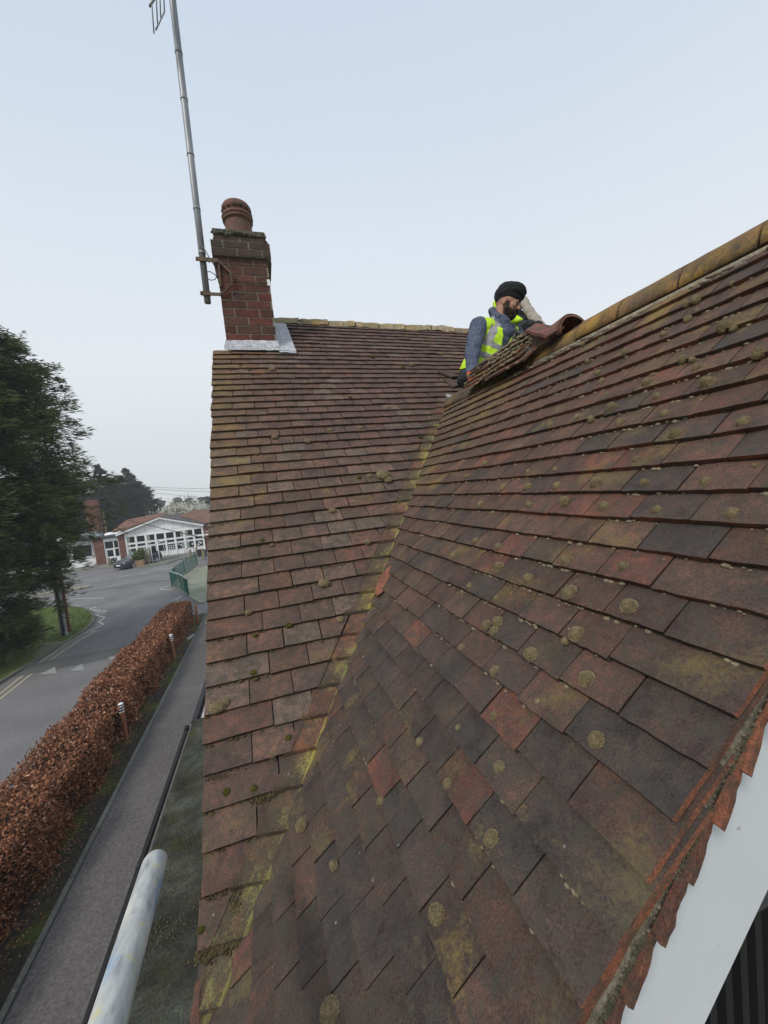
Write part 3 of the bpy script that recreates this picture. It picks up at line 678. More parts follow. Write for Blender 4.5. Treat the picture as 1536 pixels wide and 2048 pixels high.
# ------------------------------------------------------------------ television aerial on its bracket
aer = empty('tv_aerial', at_y(400, 590, 4.08), 'tall grey aerial mast clamped by a rusty bracket to the chimney stack', 'aerial')
mb = MB()
p0 = at_y(415.5, 606, 4.08); p1 = at_y(345, -2, 4.08); p2 = p1+(p1-p0).normalized()*.6
mb.tube([p0, p0.lerp(p1, .4), p1, p2], .030, 14); 
for t in (.17, .32, .5, .68, .83):
    q = p0.lerp(p1, t); d = (p1-p0).normalized(); mb.tube([q-d*.012, q+d*.012], .033, 14)
mb.build('mast', M['galv'], aer, smooth=True)
mb = MB()
def bar(mb, a, b, w, h, col=(1, 1, 1, 0)):
    a = Vector(a); b = Vector(b); t = (b-a).normalized(); s_ = t.cross(Vector((0, 0, 1)))
    s_ = s_.normalized() if s_.length > .1 else Vector((1, 0, 0)); u_ = s_.cross(t)
    vs = [q+s_*i*w/2+u_*j*h/2 for q in (a, b) for i, j in ((-1, -1), (1, -1), (1, 1), (-1, 1))]
    mb.add(vs, [(0, 1, 2, 3)[::-1], (4, 5, 6, 7), (0, 1, 5, 4), (1, 2, 6, 5), (2, 3, 7, 6), (3, 0, 4, 7)], col)
yb = 3.955
a1 = at_y(392, 517.5, 4.05); a2 = at_y(436, 521, yb+.01); a3 = at_y(462, 546, yb); a4 = at_y(463, 570, yb); a5 = at_y(443, 589, yb+.01); a6 = at_y(401, 587, 4.05)
bar(mb, a1, a2, .012, .034); bar(mb, a2, a3, .02, .022); bar(mb, a3+Vector((0, 0, .01)), a4-Vector((0, 0, .01)), .022, .02); bar(mb, a4, a5, .016, .014); bar(mb, a5, a6, .012, .026)
bar(mb, at_y(437, 523, yb+.02), at_y(441, 575, yb+.02), .02, .018)
bar(mb, at_y(454, 556, yb-.004), at_y(477, 557, yb-.004), .006, .006); bar(mb, at_y(477, 557, yb-.006), at_y(476, 563, yb-.006), .008, .01)
bar(mb, at_y(477, 559, yb+.012), at_y(536, 566, yb+.012), .004, .005)
for q in (at_y(409, 519, 4.05), at_y(412, 587, 4.05)):
    mb.tube([q+Vector((-.034, -.02, 0)), q+Vector((-.034, .05, 0))], .005, 6); mb.tube([q+Vector((.034, -.02, 0)), q+Vector((.034, .05, 0))], .005, 6); bar(mb, q+Vector((-.045, -.008, 0)), q+Vector((.045, -.008, 0)), .012, .03)
mb.build('bracket', M['rust'], aer)
mb = MB(); c = at_y(537, 565, cy0-.014); mb.box((c.x-.012, c.y-.006, c.z-.03), (c.x+.014, c.y+.015, c.z+.026)); mb.build('corner_clip', M['whiteplain'], aer)
mb = MB()
pts = [at_y(x, y, 4.03) for x, y in ((404, 490), (412, 503), (421, 520), (428, 530), (433, 540), (434, 552), (430, 559), (422, 560.5), (414, 557))]
mb.tube(pts, .0042, 6); pts = [at_y(x, y, 4.03) for x, y in ((413, 544), (420, 543), (428, 548), (434, 553))]; mb.tube(pts, .0042, 6)
mb.build('cable', simple('grey_cable', (.10, .11, .13), (.14, .15, .17), 4, .5, 0), aer, smooth=True)
mb = MB()
def ay(x, y, d=3.95): return at_y(x, y, d)
for (xa, ya_, xb, yb2) in ((297.5, -12, 308, 66.5), (309, -12, 315, 48), (317, -12, 321.5, 35.5), (324, -12, 329, 23.7)): mb.tube([ay(xa, ya_-60), ay(xb, yb2)], .006, 6)
mb.tube([ay(329, 23.7), ay(311.4, 60)], .006, 6); mb.tube([ay(299, 13), ay(309, -3), ay(330, -38, 4.0), ay(345, -50, 4.1)], .009, 8)
mb.build('reflector', M['galv'], aer, smooth=True)
# ------------------------------------------------------------------ loose roofing by the worker
M['loose'] = M['tile']
def plate(P, U, V, w, l, th=.013, col=(.12, .06, .05), li=.2, edge=None, side=None, wob=.002, name=None, label=None, group=None, cat='roof tile', mossy=0):
    """one loose plain tile: P is the centre, U across, V along"""
    P = Vector(P); U = Vector(U).normalized(); V = (Vector(V)-U*U.dot(V)).normalized(); Z = U.cross(V)
    mb = MB(); n = 7; m_ = 9; b = 0
    for s_ in (1, -1):
        for j in range(m_):
            for i in range(n):
                fu, fv = i/(n-1)-.5, j/(m_-1)-.5; e_ = (abs(fu) == .5 or abs(fv) == .5)
                q = U*fu*w+V*fv*l+Z*(s_*th/2*(.8 if e_ else 1)+.004*(1-4*fv*fv))
                q += Vector([noise.noise(q*40+P*30+Vector((k, 0, 0)))*wob for k in (0, 9, 18)]); mb.v.append(tuple(q))
    K = n*m_
    for j in range(m_-1):
        for i in range(n-1):
            mb.face((j*n+i, j*n+i+1, (j+1)*n+i+1, (j+1)*n+i), (*col, li)); mb.face((K+j*n+i, K+(j+1)*n+i, K+(j+1)*n+i+1, K+j*n+i+1), (*[c*.8 for c in col], 0))
    ec = edge or tuple(c*.75 for c in col)
    for i in range(n-1):
        mb.face((i+1, i, K+i, K+i+1), (*ec, 0)); r = (m_-1)*n; mb.face((r+i, r+i+1, K+r+i+1, K+r+i), (*ec, 0))
    for j in range(m_-1):
        mb.face((j*n, (j+1)*n, K+(j+1)*n, K+j*n), (*ec, 0)); mb.face((j*n+n-1+n, j*n+n-1, K+j*n+n-1, K+j*n+2*n-1), (*ec, 0))
    if mossy:
        for _ in range(mossy):
            f = random.uniform(-.5, .5); s_ = random.choice((-1, 1)); q = U*s_*w*.5+V*f*l if random.random() < .75 else U*f*w+V*s_*l*.5
            rr = random.uniform(.004, .010); blob(mb, q+Z*random.uniform(-.002, .008), (rr*1.4, rr*1.4, rr), seg=1, mi=1)
    o = mb.build(name or 'plain_tile', [M['loose'], M['moss']]); o.location = P; tag(o, label, cat, group); return o
# two slipped tiles on the main slope
UA, VA, NA = At.U, At.Vv, At.Nn
def planeA(quad, col, name, label, group=None, lift=.03, li=.1):
    """loose tile lying on the main slope, given by its outline there"""
    ps = [onA(*q)+NA*lift for q in quad] if lift < .07 else [EYE+(onA(*q)-EYE)*.945 for q in quad]; c = sum(ps, Vector())/len(ps); mb = MB(); k = len(ps)
    mb.add([p-c for p in ps]+[p-c-NA*.013 for p in ps], [tuple(range(k))[::-1], tuple(range(k, 2*k))]+[(i, i+k, (i+1) % k+k, (i+1) % k)[::-1] for i in range(k)], (*col, li))
    bm = bmesh.new()
    o = mb.build(name, M['tile']); o.location = c; return tag(o, label, 'roof tile', group)
planeA([(873, 751), (900, 763), (917, 761), (892, 750)], (.085, .055, .05), 'plain_tile', 'slipped dark tile lying level across the top of another beside the worker', 'loose tiles on the main slope', .05)
planeA([(885, 763), (904, 781), (917, 776), (900, 763.5)], (.095, .06, .05), 'plain_tile', 'slipped dark tile pointing down the slope at the head of the valley', 'loose tiles on the main slope', .035)
planeA([(759, 1152), (779, 1131), (789, 1131), (772, 1178), (756, 1191), (748, 1188)], (.30, .115, .07), 'tile_fragment', 'broken orange wedge of tile lying in the valley', None, .075, .2)
planeA([(893, 793), (907, 799), (903, 804), (890, 797)], (.5, .52, .55), 'lead_scrap', 'small pale scrap of lead at the top of the valley', None, .03, 0)['category'] = 'lead scrap'
# stacks of lifted tiles on the wing ridge, in front of the worker
def RP(px, py, X=1.62): return at_x(px, py, X)
ax = Vector((0, 1, 0))
def stack_tile(px, py, X, w, l, tilt, col, edge, mossy, label, li=.3, yaw=0, grp='lifted tiles stacked along the wing ridge', wob=.003):
    P = RP(px, py, X); R = Matrix.Rotation(yaw, 3, 'Z') @ Matrix.Rotation(tilt, 3, 'Y')
    return plate(P, R @ Vector((1, 0, 0)), R @ Vector((0, 1, 0)), w, l, .014, col, li, edge, None, wob, 'plain_tile', label, grp, 'roof tile', mossy)
E1 = (.30, .12, .06); 
ST = [(963, 752, 1.56, .15, .34, -.65, (.14, .075, .05), E1, 6, 'bottom tile of the leaning stack below the worker\'s hand, orange broken edge'),
      (965, 744, 1.575, .15, .30, -.62, (.20, .115, .05), (.24, .12, .05), 10, 'ochre lichened tile second up in the stack below the worker\'s arm'),
      (967, 735, 1.59, .15, .30, -.60, (.13, .075, .05), (.12, .07, .05), 10, 'brown tile third up in the stack below the worker\'s arm'),
      (972, 727, 1.60, .15, .30, -.58, (.10, .06, .05), (.08, .05, .045), 14, 'dark tile fourth up in the stack below the worker\'s arm'),
      (976, 719, 1.61, .15, .30, -.56, (.10, .06, .05), (.08, .05, .045), 6, 'topmost dark plum tile of the stack against the worker\'s vest')]
for i, a in enumerate(ST): stack_tile(*a)
ST = [(1018, 730, 1.54, .13, .42, -.65, (.15, .085, .05), (.17, .08, .05), 8, 'lowest brown tile of the mossy pile at the ridge middle'),
      (1016, 721, 1.56, .14, .38, -.60, (.16, .11, .05), (.16, .10, .05), 40, 'lichened tile second from the bottom of the mossy pile'),
      (1018, 712, 1.58, .14, .34, -.55, (.12, .08, .05), (.36, .12, .06), 60, 'tile with bright orange broken corner in the mossy pile'),
      (1021, 703, 1.60, .15, .34, -.5, (.11, .08, .05), (.10, .08, .05), 110, 'moss crusted tile fourth up in the pile beside the loose ridge tile'),
      (1024, 695, 1.61, .15, .34, -.45, (.11, .08, .05), (.10, .08, .05), 150, 'moss crusted tile fifth up in the pile beside the loose ridge tile'),
      (1029, 686, 1.63, .16, .34, -.40, (.11, .08, .05), (.10, .08, .05), 190, 'topmost moss crusted tile under the flat red tile')]
for i, a in enumerate(ST): stack_tile(*a, yaw=random.uniform(-.08, .08))
q = [RP(x, y, X) for x, y, X in ((1050, 660, 1.52), (1094.6, 671, 1.50), (1129, 653.5, 1.62), (1072, 646.5, 1.66))]
c = sum(q, Vector())/4; mb = MB(); nn = (q[1]-q[0]).cross(q[3]-q[0]).normalized(); nn = nn if nn.z > 0 else -nn
grid = []; nq = 8
for j in range(nq):
    for i in range(nq):
        u_, v_ = i/(nq-1), j/(nq-1); p = (q[0]*(1-u_)+q[1]*u_)*(1-v_)+(q[3]*(1-u_)+q[2]*u_)*v_; mb.v.append(tuple(p-c+nn*.006*noise.noise(p*20)))
for i in range(nq*nq): mb.v.append(tuple(Vector(mb.v[i])-nn*.014))
K = nq*nq
for j in range(nq-1):
    for i in range(nq-1): mb.face((j*nq+i, j*nq+i+1, (j+1)*nq+i+1, (j+1)*nq+i), (.17, .066, .05, .1)); mb.face((K+j*nq+i, K+(j+1)*nq+i, K+(j+1)*nq+i+1, K+j*nq+i+1), (.06, .04, .035, 0))
for i in range(nq-1):
    mb.face((i+1, i, K+i, K+i+1), (.19, .07, .05, 0)); r = (nq-1)*nq; mb.face((r+i, r+i+1, K+r+i+1, K+r+i), (.1, .05, .04, 0))
    mb.face((i*nq, (i+1)*nq, K+(i+1)*nq, K+i*nq), (.12, .05, .04, 0)); mb.face(((i+1)*nq+nq-1, i*nq+nq-1, K+i*nq+nq-1, K+(i+1)*nq+nq-1), (.12, .05, .04, 0))
o = mb.build('plain_tile', M['tile']); o.location = c; tag(o, 'flat dull red tile balanced on the mossy pile, its corner over the edge', 'roof tile', 'lifted tiles stacked along the wing ridge')
# the loose half round ridge tile, raised at its near end so its arch shows
mb = MB(); a = Vector((1.645, 2.28, RZ-.045)); b_ = Vector((1.69, 1.86, RZ-.02))
a = RP(1094, 668, 1.68); b_ = RP(1153, 657, 1.70); a = Vector((a.x, a.y, RZ-.055)); b_ = Vector((b_.x, b_.y, RZ-.025))
half_round(mb, Vector((0, 0, 0)), b_-a, .128, (.18, .08, .05), .45, 4, 176, th=.016, n=20, nl=7, wob=.004)
o = mb.build('ridge_tile', M['ridge'], None, smooth=True); o.location = a; tag(o, 'loose half round ridge tile lying over the fixed ridge with its open arch showing', 'ridge tile')
for p in o.data.polygons: p.use_smooth = True
mb = MB(); lumps(mb, [Vector((RX-.06, 2.2, RZ-.06)), Vector((RX-.03, 3.0, RZ-.09))], .032, 260, (.035, .03, .018), .7, seg=1, col=(.11, .085, .055, .5)); mb.box((RX-.10, 2.1, RZ-.18), (RX+.10, 3.1, RZ-.09), (.10, .075, .05, .4))
o = mb.build('old_mortar', M['ridge'], house, smooth=True)
# ------------------------------------------------------------------ people
TMP = bpy.data.scenes.new('tmp')
def remesh(parts, vox, sm=4, name='m', noise_amp=0, noise_scale=10, noise_fn=None):
    """ellipsoids and capsules fused into one continuous surface. parts: ('e', centre, radii, R3) | ('c', a, b, ra, rb)"""
    mb = MB()
    for p in parts:
        if p[0] == 'e':
            V, Fs = ico(3); R3 = p[3] if len(p) > 3 and p[3] else Matrix.Identity(3)
            mb.add([R3 @ Vector((v[0]*p[2][0], v[1]*p[2][1], v[2]*p[2][2]))+Vector(p[1]) for v in V], Fs)
        else:
            a, b, ra, rb = Vector(p[1]), Vector(p[2]), p[3], p[4]; t = (b-a).normalized()
            hs = [(-1, .02), (-.92, .39), (-.7, .71), (-.38, .92), (0, 1)]
            mb.tube([a+t*(h*ra) for h, _ in hs]+[a.lerp(b, .5)]+[b-t*(h*rb) for h, _ in hs[::-1]], [ra*k for _, k in hs]+[(ra+rb)/2]+[rb*k for _, k in hs[::-1]], 14)
    me = bpy.data.meshes.new('tmp'); me.from_pydata(mb.v, [], mb.f); ob = bpy.data.objects.new('tmp', me); TMP.collection.objects.link(ob)
    md = ob.modifiers.new('r', 'REMESH'); md.mode = 'VOXEL'; md.voxel_size = vox; md.use_smooth_shade = True
    if sm: s2 = ob.modifiers.new('s', 'SMOOTH'); s2.iterations = sm; s2.factor = .5
    TMP.view_layers[0].update(); dg = TMP.view_layers[0].depsgraph; out = bpy.data.meshes.new_from_object(ob.evaluated_get(dg)); bpy.data.objects.remove(ob); out.name = name
    if noise_fn:
        cs = [v.co.copy() for v in out.vertices]; ns = [v.normal.copy() for v in out.vertices]
        out.vertices.foreach_set('co', np.array([c+n*noise_fn(c) for c, n in zip(cs, ns)], dtype=np.float32).ravel())
    out.update(); return out
def put(name, me, mats, parent):
    for mt in (mats if isinstance(mats, (list, tuple)) else [mats]): me.materials.append(mt)
    me.polygons.foreach_set('use_smooth', [True]*len(me.polygons))
    o = bpy.data.objects.new(name, me); COL.objects.link(o); o.parent = parent; o.matrix_parent_inverse = Matrix.Translation(parent.location).inverted(); return o
skin = simple('skin', (.29, .145, .095), (.36, .185, .125), 12, .55, .15, .002)
beardm = simple('beard_hair', (.018, .012, .010), (.045, .028, .020), 90, .9, .8, .003)
turbm = simple('black_cloth', (.010, .010, .013), (.022, .022, .026), 14, .9, .5, .004, stretch=(1, 1, 4))
hoodm = simple('slate_blue_hoodie', (.060, .072, .115), (.105, .120, .175), 9, .95, .5, .004, fine=6)
neon = simple('hi_vis_yellow', (.42, .66, .02), (.58, .86, .03), 8, .7, .3, .004)
refl = simple('reflective_band', (.20, .195, .20), (.32, .31, .32), 8, .5, .2, .003)
darkt = simple('black_trousers', (.015, .016, .018), (.035, .036, .04), 14, .9, .4)
orange = simple('orange_cuff', (.75, .10, .04), (.85, .15, .06), 8, .7, .1)
beige = simple('beige_sleeve', (.27, .24, .20), (.38, .34, .28), 8, .9, .4)
glov = simple('grey_glove', (.05, .05, .055), (.11, .11, .115), 20, .9, .5)
def D(x, y, d=3.35): return at_d(x, y, d)
# -- worker in the turban
pelvis = D(953, 752, 3.38); chest = D(985, 684, 3.36); neckb = D(996, 648, 3.36)
per = empty('person', pelvis, 'person in black turban, slate hoodie and yellow hi-vis vest kneeling behind the ridge, looking down', 'person')
shN = D(957, 652, 3.24); shF = D(1030, 668, 3.45)
elN = D(944, 706, 3.14); wrN = D(944, 750, 3.06); elF = D(1052, 712, 3.36); wrF = D(1040, 752, 3.18)
f_ = (RT*.80-UP*.34+(-FW)*.45).normalized(); h_ = (RT*.36+UP*.93+(-FW)*.05); h_ = (h_-f_*h_.dot(f_)).normalized(); s_ = f_.cross(h_)   # face, crown, side
HC = D(1014, 613, 3.34)
def H(a, b, c): return HC+f_*a+s_*b+h_*c
R3 = Matrix((f_, s_, h_)).transposed()
hip_f = (RT*.55-FW*.5); 
head = [('e', H(-.015, 0, .045), (.098, .076, .098), R3), ('e', H(.035, 0, -.035), (.058, .055, .062), R3), ('e', H(.068, 0, -.078), (.026, .026, .022), R3),
        ('c', H(.085, 0, .03), H(.112, 0, -.010), .010, .013), ('e', H(.106, .010, -.013), (.010, .009, .008), R3), ('e', H(.106, -.010, -.013), (.010, .009, .008), R3),
        ('c', H(.083, -.038, .036), H(.083, .038, .036), .012, .012), ('e', H(.062, .036, -.004), (.028, .026, .028), R3), ('e', H(.062, -.036, -.004), (.028, .026, .028), R3),
        ('e', H(.086, 0, -.042), (.014, .024, .007), R3), ('e', H(.084, 0, -.054), (.013, .020, .008), R3),
        ('e', H(-.01, .080, -.002), (.020, .010, .032), R3), ('e', H(-.01, -.080, -.002), (.020, .010, .032), R3),
        ('c', H(-.03, 0, -.03), neckb, .058, .062)]
kneeN = D(1000, 830, 3.15); kneeF = D(1040, 815, 3.45); ftN = D(930, 860, 3.6); ftF = D(980, 850, 3.8)
def hand(w, d, side, g_=0.):
    d = Vector(d).normalized(); side = (Vector(side)-d*d.dot(Vector(side))).normalized(); nn = d.cross(side); out = [('e', w+d*.045, (.042+g_, .038+g_, .017+g_), Matrix((d, side, nn)).transposed())]
    for i, (o_, l) in enumerate(((-.028, .062), (-.010, .074), (.010, .070), (.028, .056))):
        a = w+d*.075+side*o_; b = a+d*l*.45+nn*.006; c = b+d*l*.35+nn*l*.35; e_ = c+d*l*.05+nn*l*.3
        out += [('c', a, b, .0095+g_, .0088+g_), ('c', b, c, .0088+g_, .008+g_), ('c', c, e_, .008+g_, .007+g_)]
    a = w+d*.03+side*-.032; out += [('c', a, a+d*.03-side*.018, .011, .010), ('c', a+d*.03-side*.018, a+d*.055-side*.010+nn*.02, .010, .0085)]
    return out
body = head+[('c', neckb, chest, .085, .13), ('c', chest, pelvis, .13, .125), ('c', shN, shF, .055, .055), ('c', shN, elN, .05, .04), ('c', elN, wrN, .038, .026), ('c', shF, elF, .05, .04), ('c', elF, wrF, .038, .026),
             ('c', pelvis-RT*.06, kneeN, .08, .055), ('c', pelvis+RT*.06, kneeF, .08, .055), ('c', kneeN, ftN, .055, .04), ('c', kneeF, ftF, .055, .04)]
body += hand(wrN, -UP+RT*.35, RT*.2-FW)+hand(wrF, -RT*.8-UP*.5, UP)
put('body', remesh(body, .0065, 3, 'body'), skin, per)
put('eye', remesh([('e', H(.074, .031, .014), (.013, .013, .011), R3)], .003, 1), beardm, per); put('eye', remesh([('e', H(.074, -.031, .014), (.013, .013, .011), R3)], .003, 1), beardm, per)
br_ = [('c', H(.088, s*.014, .036), H(.078, s*.050, .036), .0065, .004) for s in (-1, 1)]
put('eyebrow', remesh(br_[:1], .003, 1), beardm, per); put('eyebrow', remesh(br_[1:], .003, 1), beardm, per)
be = [('e', H(.030, 0, -.058), (.066, .060, .050), R3), ('e', H(.066, 0, -.085), (.036, .036, .030), R3), ('c', H(.101, -.022, -.031), H(.101, .022, -.031), .008, .008), ('c', H(.090, -.030, -.036), H(.080, -.04, -.06), .012, .016), ('c', H(.090, .030, -.036), H(.080, .04, -.06), .012, .016)]
for s in (-1, 1): be += [('c', H(.020, s*.062, .010), H(.028, s*.060, -.05), .010, .018), ('c', H(.028, s*.060, -.04), H(.060, s*.042, -.055), .018, .018)]
put('beard', remesh(be, .005, 2, 'beard', noise_fn=lambda c: .003*noise.noise(c*120)), beardm, per)
def tw(c):
    q = c-HC; z = q.dot(h_); a = q.dot(f_); b = abs(q.dot(s_)); ph = (z*1.0-a*.35*(1)-.25*b)*78
    return .0050*(abs(sin(ph))**.6)-.002+.003*noise.noise(c*30)
tu = [('e', H(-.012, 0, .120), (.124, .112, .078), R3), ('e', H(-.045, 0, .085), (.100, .104, .072), R3), ('e', H(.02, 0, .140), (.095, .095, .060), R3), ('e', H(-.005, 0, .075), (.103, .092, .045), R3), ('e', H(-.065, 0, .055), (.06, .075, .06), R3)]
put('turban', remesh(tu, .005, 3, 'turban', noise_fn=tw), turbm, per)
def folds(c): return .008*noise.noise(Vector((c.x*9, c.y*9, c.z*22)))+.004*noise.noise(c*34)
tor = [('c', neckb-UP*.03, chest, .11, .155), ('c', chest, pelvis, .155, .148), ('c', shN, shF, .072, .070), ('e', (shN+shF)/2-UP*.04, (.15, .11, .10), Matrix((RT, -FW, UP)).transposed())]
hood = tor+[('c', shN, elN, .074, .062), ('c', elN, wrN+UP*.01, .062, .043), ('c', shF, elF, .072, .060), ('c', elF, wrF+UP*.01, .060, .043),
       ('c', H(-.09, -.05, -.085), H(-.09, .05, -.085), .035, .035), ('c', H(-.09, .05, -.085), H(.0, .08, -.145), .033, .026), ('c', H(-.09, -.05, -.085), H(.0, -.08, -.145), .033, .026), ('c', H(.0, .08, -.145), H(.05, 0, -.17), .026, .026), ('c', H(.0, -.08, -.145), H(.05, 0, -.17), .026, .026)]
hd = put('hoodie', remesh(hood, .008, 3, 'hoodie', noise_fn=folds), hoodm, per)
# vest: the torso a little larger, cut open down the front, at arms and hem, with grey bands
vt = [('c', neckb-UP*.045, chest, .120, .168), ('c', chest, pelvis+UP*.0, .168, .162), ('c', shN.lerp(shF, .14), shN.lerp(shF, .86), .080, .078), ('e', (shN+shF)/2-UP*.04, (.163, .122, .108), Matrix((RT, -FW, UP)).transposed())]
vm = remesh(vt, .007, 3, 'vest', noise_fn=lambda c: folds(c)*.9)
tu_ = (neckb-pelvis).normalized(); ts = (shF-shN); ts = (ts-tu_*ts.dot(tu_)).normalized(); tf = ts.cross(tu_)
if tf.dot(-FW) < 0: tf = -tf
ctr = (shN+shF)/2; TL = (neckb-pelvis).length
bm = bmesh.new(); bm.from_mesh(vm); kill = []
for f in bm.faces:
    c = f.calc_center_median(); q = c-pelvis; h = q.dot(tu_)/TL; qs = (c-ctr).dot(ts); qf = (c-(pelvis+(chest-pelvis)*.9)).dot(tf)
    front = qf > .02
    openw = .010+max(0, h-.45)*.17
    if h < -.02 or h > 1.10 or abs(qs) > .205 or (front and abs(qs-.012) < openw) or (h > .93 and abs(qs) < .095): kill.append(f); continue
    f.material_index = 0
    if abs(abs(qs)-(.085+.03*(h < .8))) < .024 and h > .42: f.material_index = 1
    if .20 < h < .31 or .42 < h < .52: f.material_index = 1
    if abs(qs) > .195 and h > .4: f.material_index = 0
bmesh.ops.delete(bm, geom=kill, context='FACES'); bm.to_mesh(vm); bm.free()
vs_ = put('vest', vm, [neon, refl], per); sm = vs_.modifiers.new('s', 'SOLIDIFY'); sm.thickness = .005
tr = [('c', pelvis-RT*.06-UP*.02, kneeN, .098, .075), ('c', pelvis+RT*.06-UP*.02, kneeF, .098, .075), ('c', kneeN, ftN, .075, .06), ('c', kneeF, ftF, .075, .06), ('e', pelvis-UP*.03, (.17, .15, .10), Matrix((RT, -FW, UP)).transposed()), ('c', D(941, 745, 3.2), D(949, 775, 3.15), .045, .05)]
put('trousers', remesh(tr, .009, 3, 'trousers', noise_fn=folds), darkt, per)
put('boot', remesh([('c', ftN, ftN+RT*.12-UP*.03, .06, .045)], .01, 2), darkt, per); put('boot', remesh([('c', ftF, ftF+RT*.12-UP*.03, .06, .045)], .01, 2), darkt, per)
put('cuff', remesh([('c', wrN+UP*.012, wrN-UP*.030+RT*.012, .043, .040)], .005, 2), orange, per)
# -- second worker, mostly hidden behind the first
p2 = D(1050, 715, 4.0)
pe2 = empty('person', p2, 'person mostly hidden behind the turbaned worker, beige sleeved arm bent over the ridge', 'person')
c2 = D(1040, 668, 3.95); n2_ = D(1026, 632, 3.92); hc2 = D(1021, 604, 3.92); s2a = D(1000, 648, 4.05); s2b = D(1055, 617, 3.74); e2 = D(1081, 655, 3.52); w2 = D(1058, 669, 3.32); e2b = D(990, 700, 4.1); w2b = D(1010, 730, 4.0)
k2a = D(1010, 800, 3.8); k2b = D(1070, 800, 3.9); f2a = D(1010, 850, 4.2); f2b = D(1060, 850, 4.3)
bd = [('e', hc2, (.075, .09, .10)), ('e', hc2-FW*.05-UP*.05, (.05, .05, .05)), ('e', hc2-FW*.09, (.015, .02, .02)), ('c', hc2, n2_, .05, .055), ('c', n2_, c2, .08, .12), ('c', c2, p2, .12, .12), ('c', s2a, D(1036, 656, 3.95), .05, .05), ('c', n2_, D(1047, 602, 3.84), .034, .030), ('c', D(1047, 602, 3.84), s2b, .030, .030), ('c', s2b, e2, .030, .030), ('c', e2, w2, .036, .026), ('c', s2a, e2b, .05, .04), ('c', e2b, w2b, .04, .03),
      ('c', p2, k2a, .08, .06), ('c', p2, k2b, .08, .06), ('c', k2a, f2a, .055, .04), ('c', k2b, f2b, .055, .04)]
put('body', remesh(bd+hand(w2, -RT-UP*.1, -FW)+hand(w2b, -UP, RT), .008, 3), skin, pe2)
put('hair', remesh([('e', hc2+UP*.02+FW*.02, (.085, .098, .10))], .008, 2), turbm, pe2)
put('sleeve', remesh([('c', D(1030, 606, 3.90), D(1048, 602, 3.82), .042, .040), ('c', D(1048, 602, 3.82), s2b, .040, .044), ('c', s2b, e2, .044, .050)], .007, 3, noise_fn=folds), beige, pe2)
put('jacket', remesh([('c', n2_, c2, .10, .14), ('c', c2, p2, .14, .14), ('c', s2a, D(1050, 650, 3.85), .075, .075), ('c', D(1040, 655, 3.75), D(1078, 654, 3.5), .06, .055), ('c', D(1078, 654, 3.5), w2, .05, .04), ('c', s2a, e2b, .07, .06), ('c', e2b, w2b, .06, .05)], .008, 3, noise_fn=lambda c: folds(c)*1.8), darkt, pe2)
put('glove', remesh(hand(w2, -RT-UP*.1, -FW, .006)+[('c', w2+RT*.02, w2-RT*.02, .034, .034)], .005, 2), glov, pe2)
put('vest', remesh([('c', D(1030, 640, 3.8), D(1038, 641, 3.72), .045, .035), ('e', D(995, 607, 3.95), (.05, .04, .04)), ('c', D(995, 612, 3.95), D(1005, 640, 3.95), .05, .06)], .007, 3, noise_fn=folds), neon, pe2)
bpy.data.scenes.remove(TMP)
# ------------------------------------------------------------------ ground, roads, markings
def G(x, y): p = at_z(x, y, 0); return (p.x, p.y)
def GL(*pts): return [G(*p) for p in pts]
asph = simple('asphalt', (.135, .130, .127), (.205, .20, .197), .45, .9, .5, .006, fine=60, attr=True, detail=6)
grassm = simple('turf', (.055, .085, .016), (.115, .150, .032), 1.6, .95, .9, .03, fine=14)
conc = simple('concrete', (.17, .175, .15), (.25, .25, .215), .8, .9, .3, .004, fine=30, attr=True)
paint = simple('road_paint', (.30, .29, .26), (.56, .55, .50), 9, .8, .2, fine=5)
ypaint = simple('yellow_line_paint', (.40, .34, .22), (.50, .44, .30), 6, .8, .2, fine=5)
soil = simple('soil_moss', (.035, .028, .018), (.06, .05, .03), 7, .95, .9, .03, fine=9)
nn_, Ln, Ll_, pp = base_mat('mossy_soil', .95)
g = Ln.new('ShaderNodeTexCoord'); co = g.outputs['Object']; n1 = nz(Ln, Ll_, co, 18, 5, .7); r1 = ramp(Ln, [(.3, (.022, .018, .013)), (.6, (.05, .042, .03)), (.75, (.11, .10, .08))]); Ll_.new(n1.outputs[0], r1.inputs[0])
n2 = nz(Ln, Ll_, co, 1.3, 3, .5); r2 = ramp(Ln, [(.47, (0, 0, 0)), (.60, (1, 1, 1))]); Ll_.new(n2.outputs[0], r2.inputs[0]); n3 = nz(Ln, Ll_, co, 30, 4, .7); r3 = ramp(Ln, [(.3, (.03, .035, .006)), (.7, (.10, .115, .014))]); Ll_.new(n3.outputs[0], r3.inputs[0])
Ll_.new(mixc(Ln, Ll_, r1.outputs[0], r3.outputs[0], r2.outputs[0]), pp.inputs['Base Color']); bump(Ln, Ll_, n1.outputs[0], pp, .9, .04); soil = nn_
def struct(name, mb, mat): return tag(mb.build(name, mat), kind='structure')
mb = MB(); mb.poly([(-900, -300), (900, -300), (900, 900), (-900, 900)], -.006); struct('ground', mb, grassm)
mb = MB(); mb.poly([(-60, -30), (-5.0, -30), (-5.0, 19.5), (-3.8, 21), (0, 22), (12, 22), (12, 60), (-60, 60)], 0.); struct('road', mb, asph)
mb = MB(); mb.poly([(-3.46, -30), (4, -30), (4, 22.5), (-3.46, 22.5)], .012, None, (.66, .615, .59, 0)); pa = struct('path', mb, asph)
mb = MB()
for i in range(60):
    y = -6+i*.915; mb.box((-3.54+random.uniform(-.004, .004), y, -.02), (-3.465, y+.905, .05), (random.uniform(.55, .8),)*3+(0,))
    if y > 21: break
struct('path_edging', mb, conc)
mb = MB(); b = 0; nx, ny = 14, 120
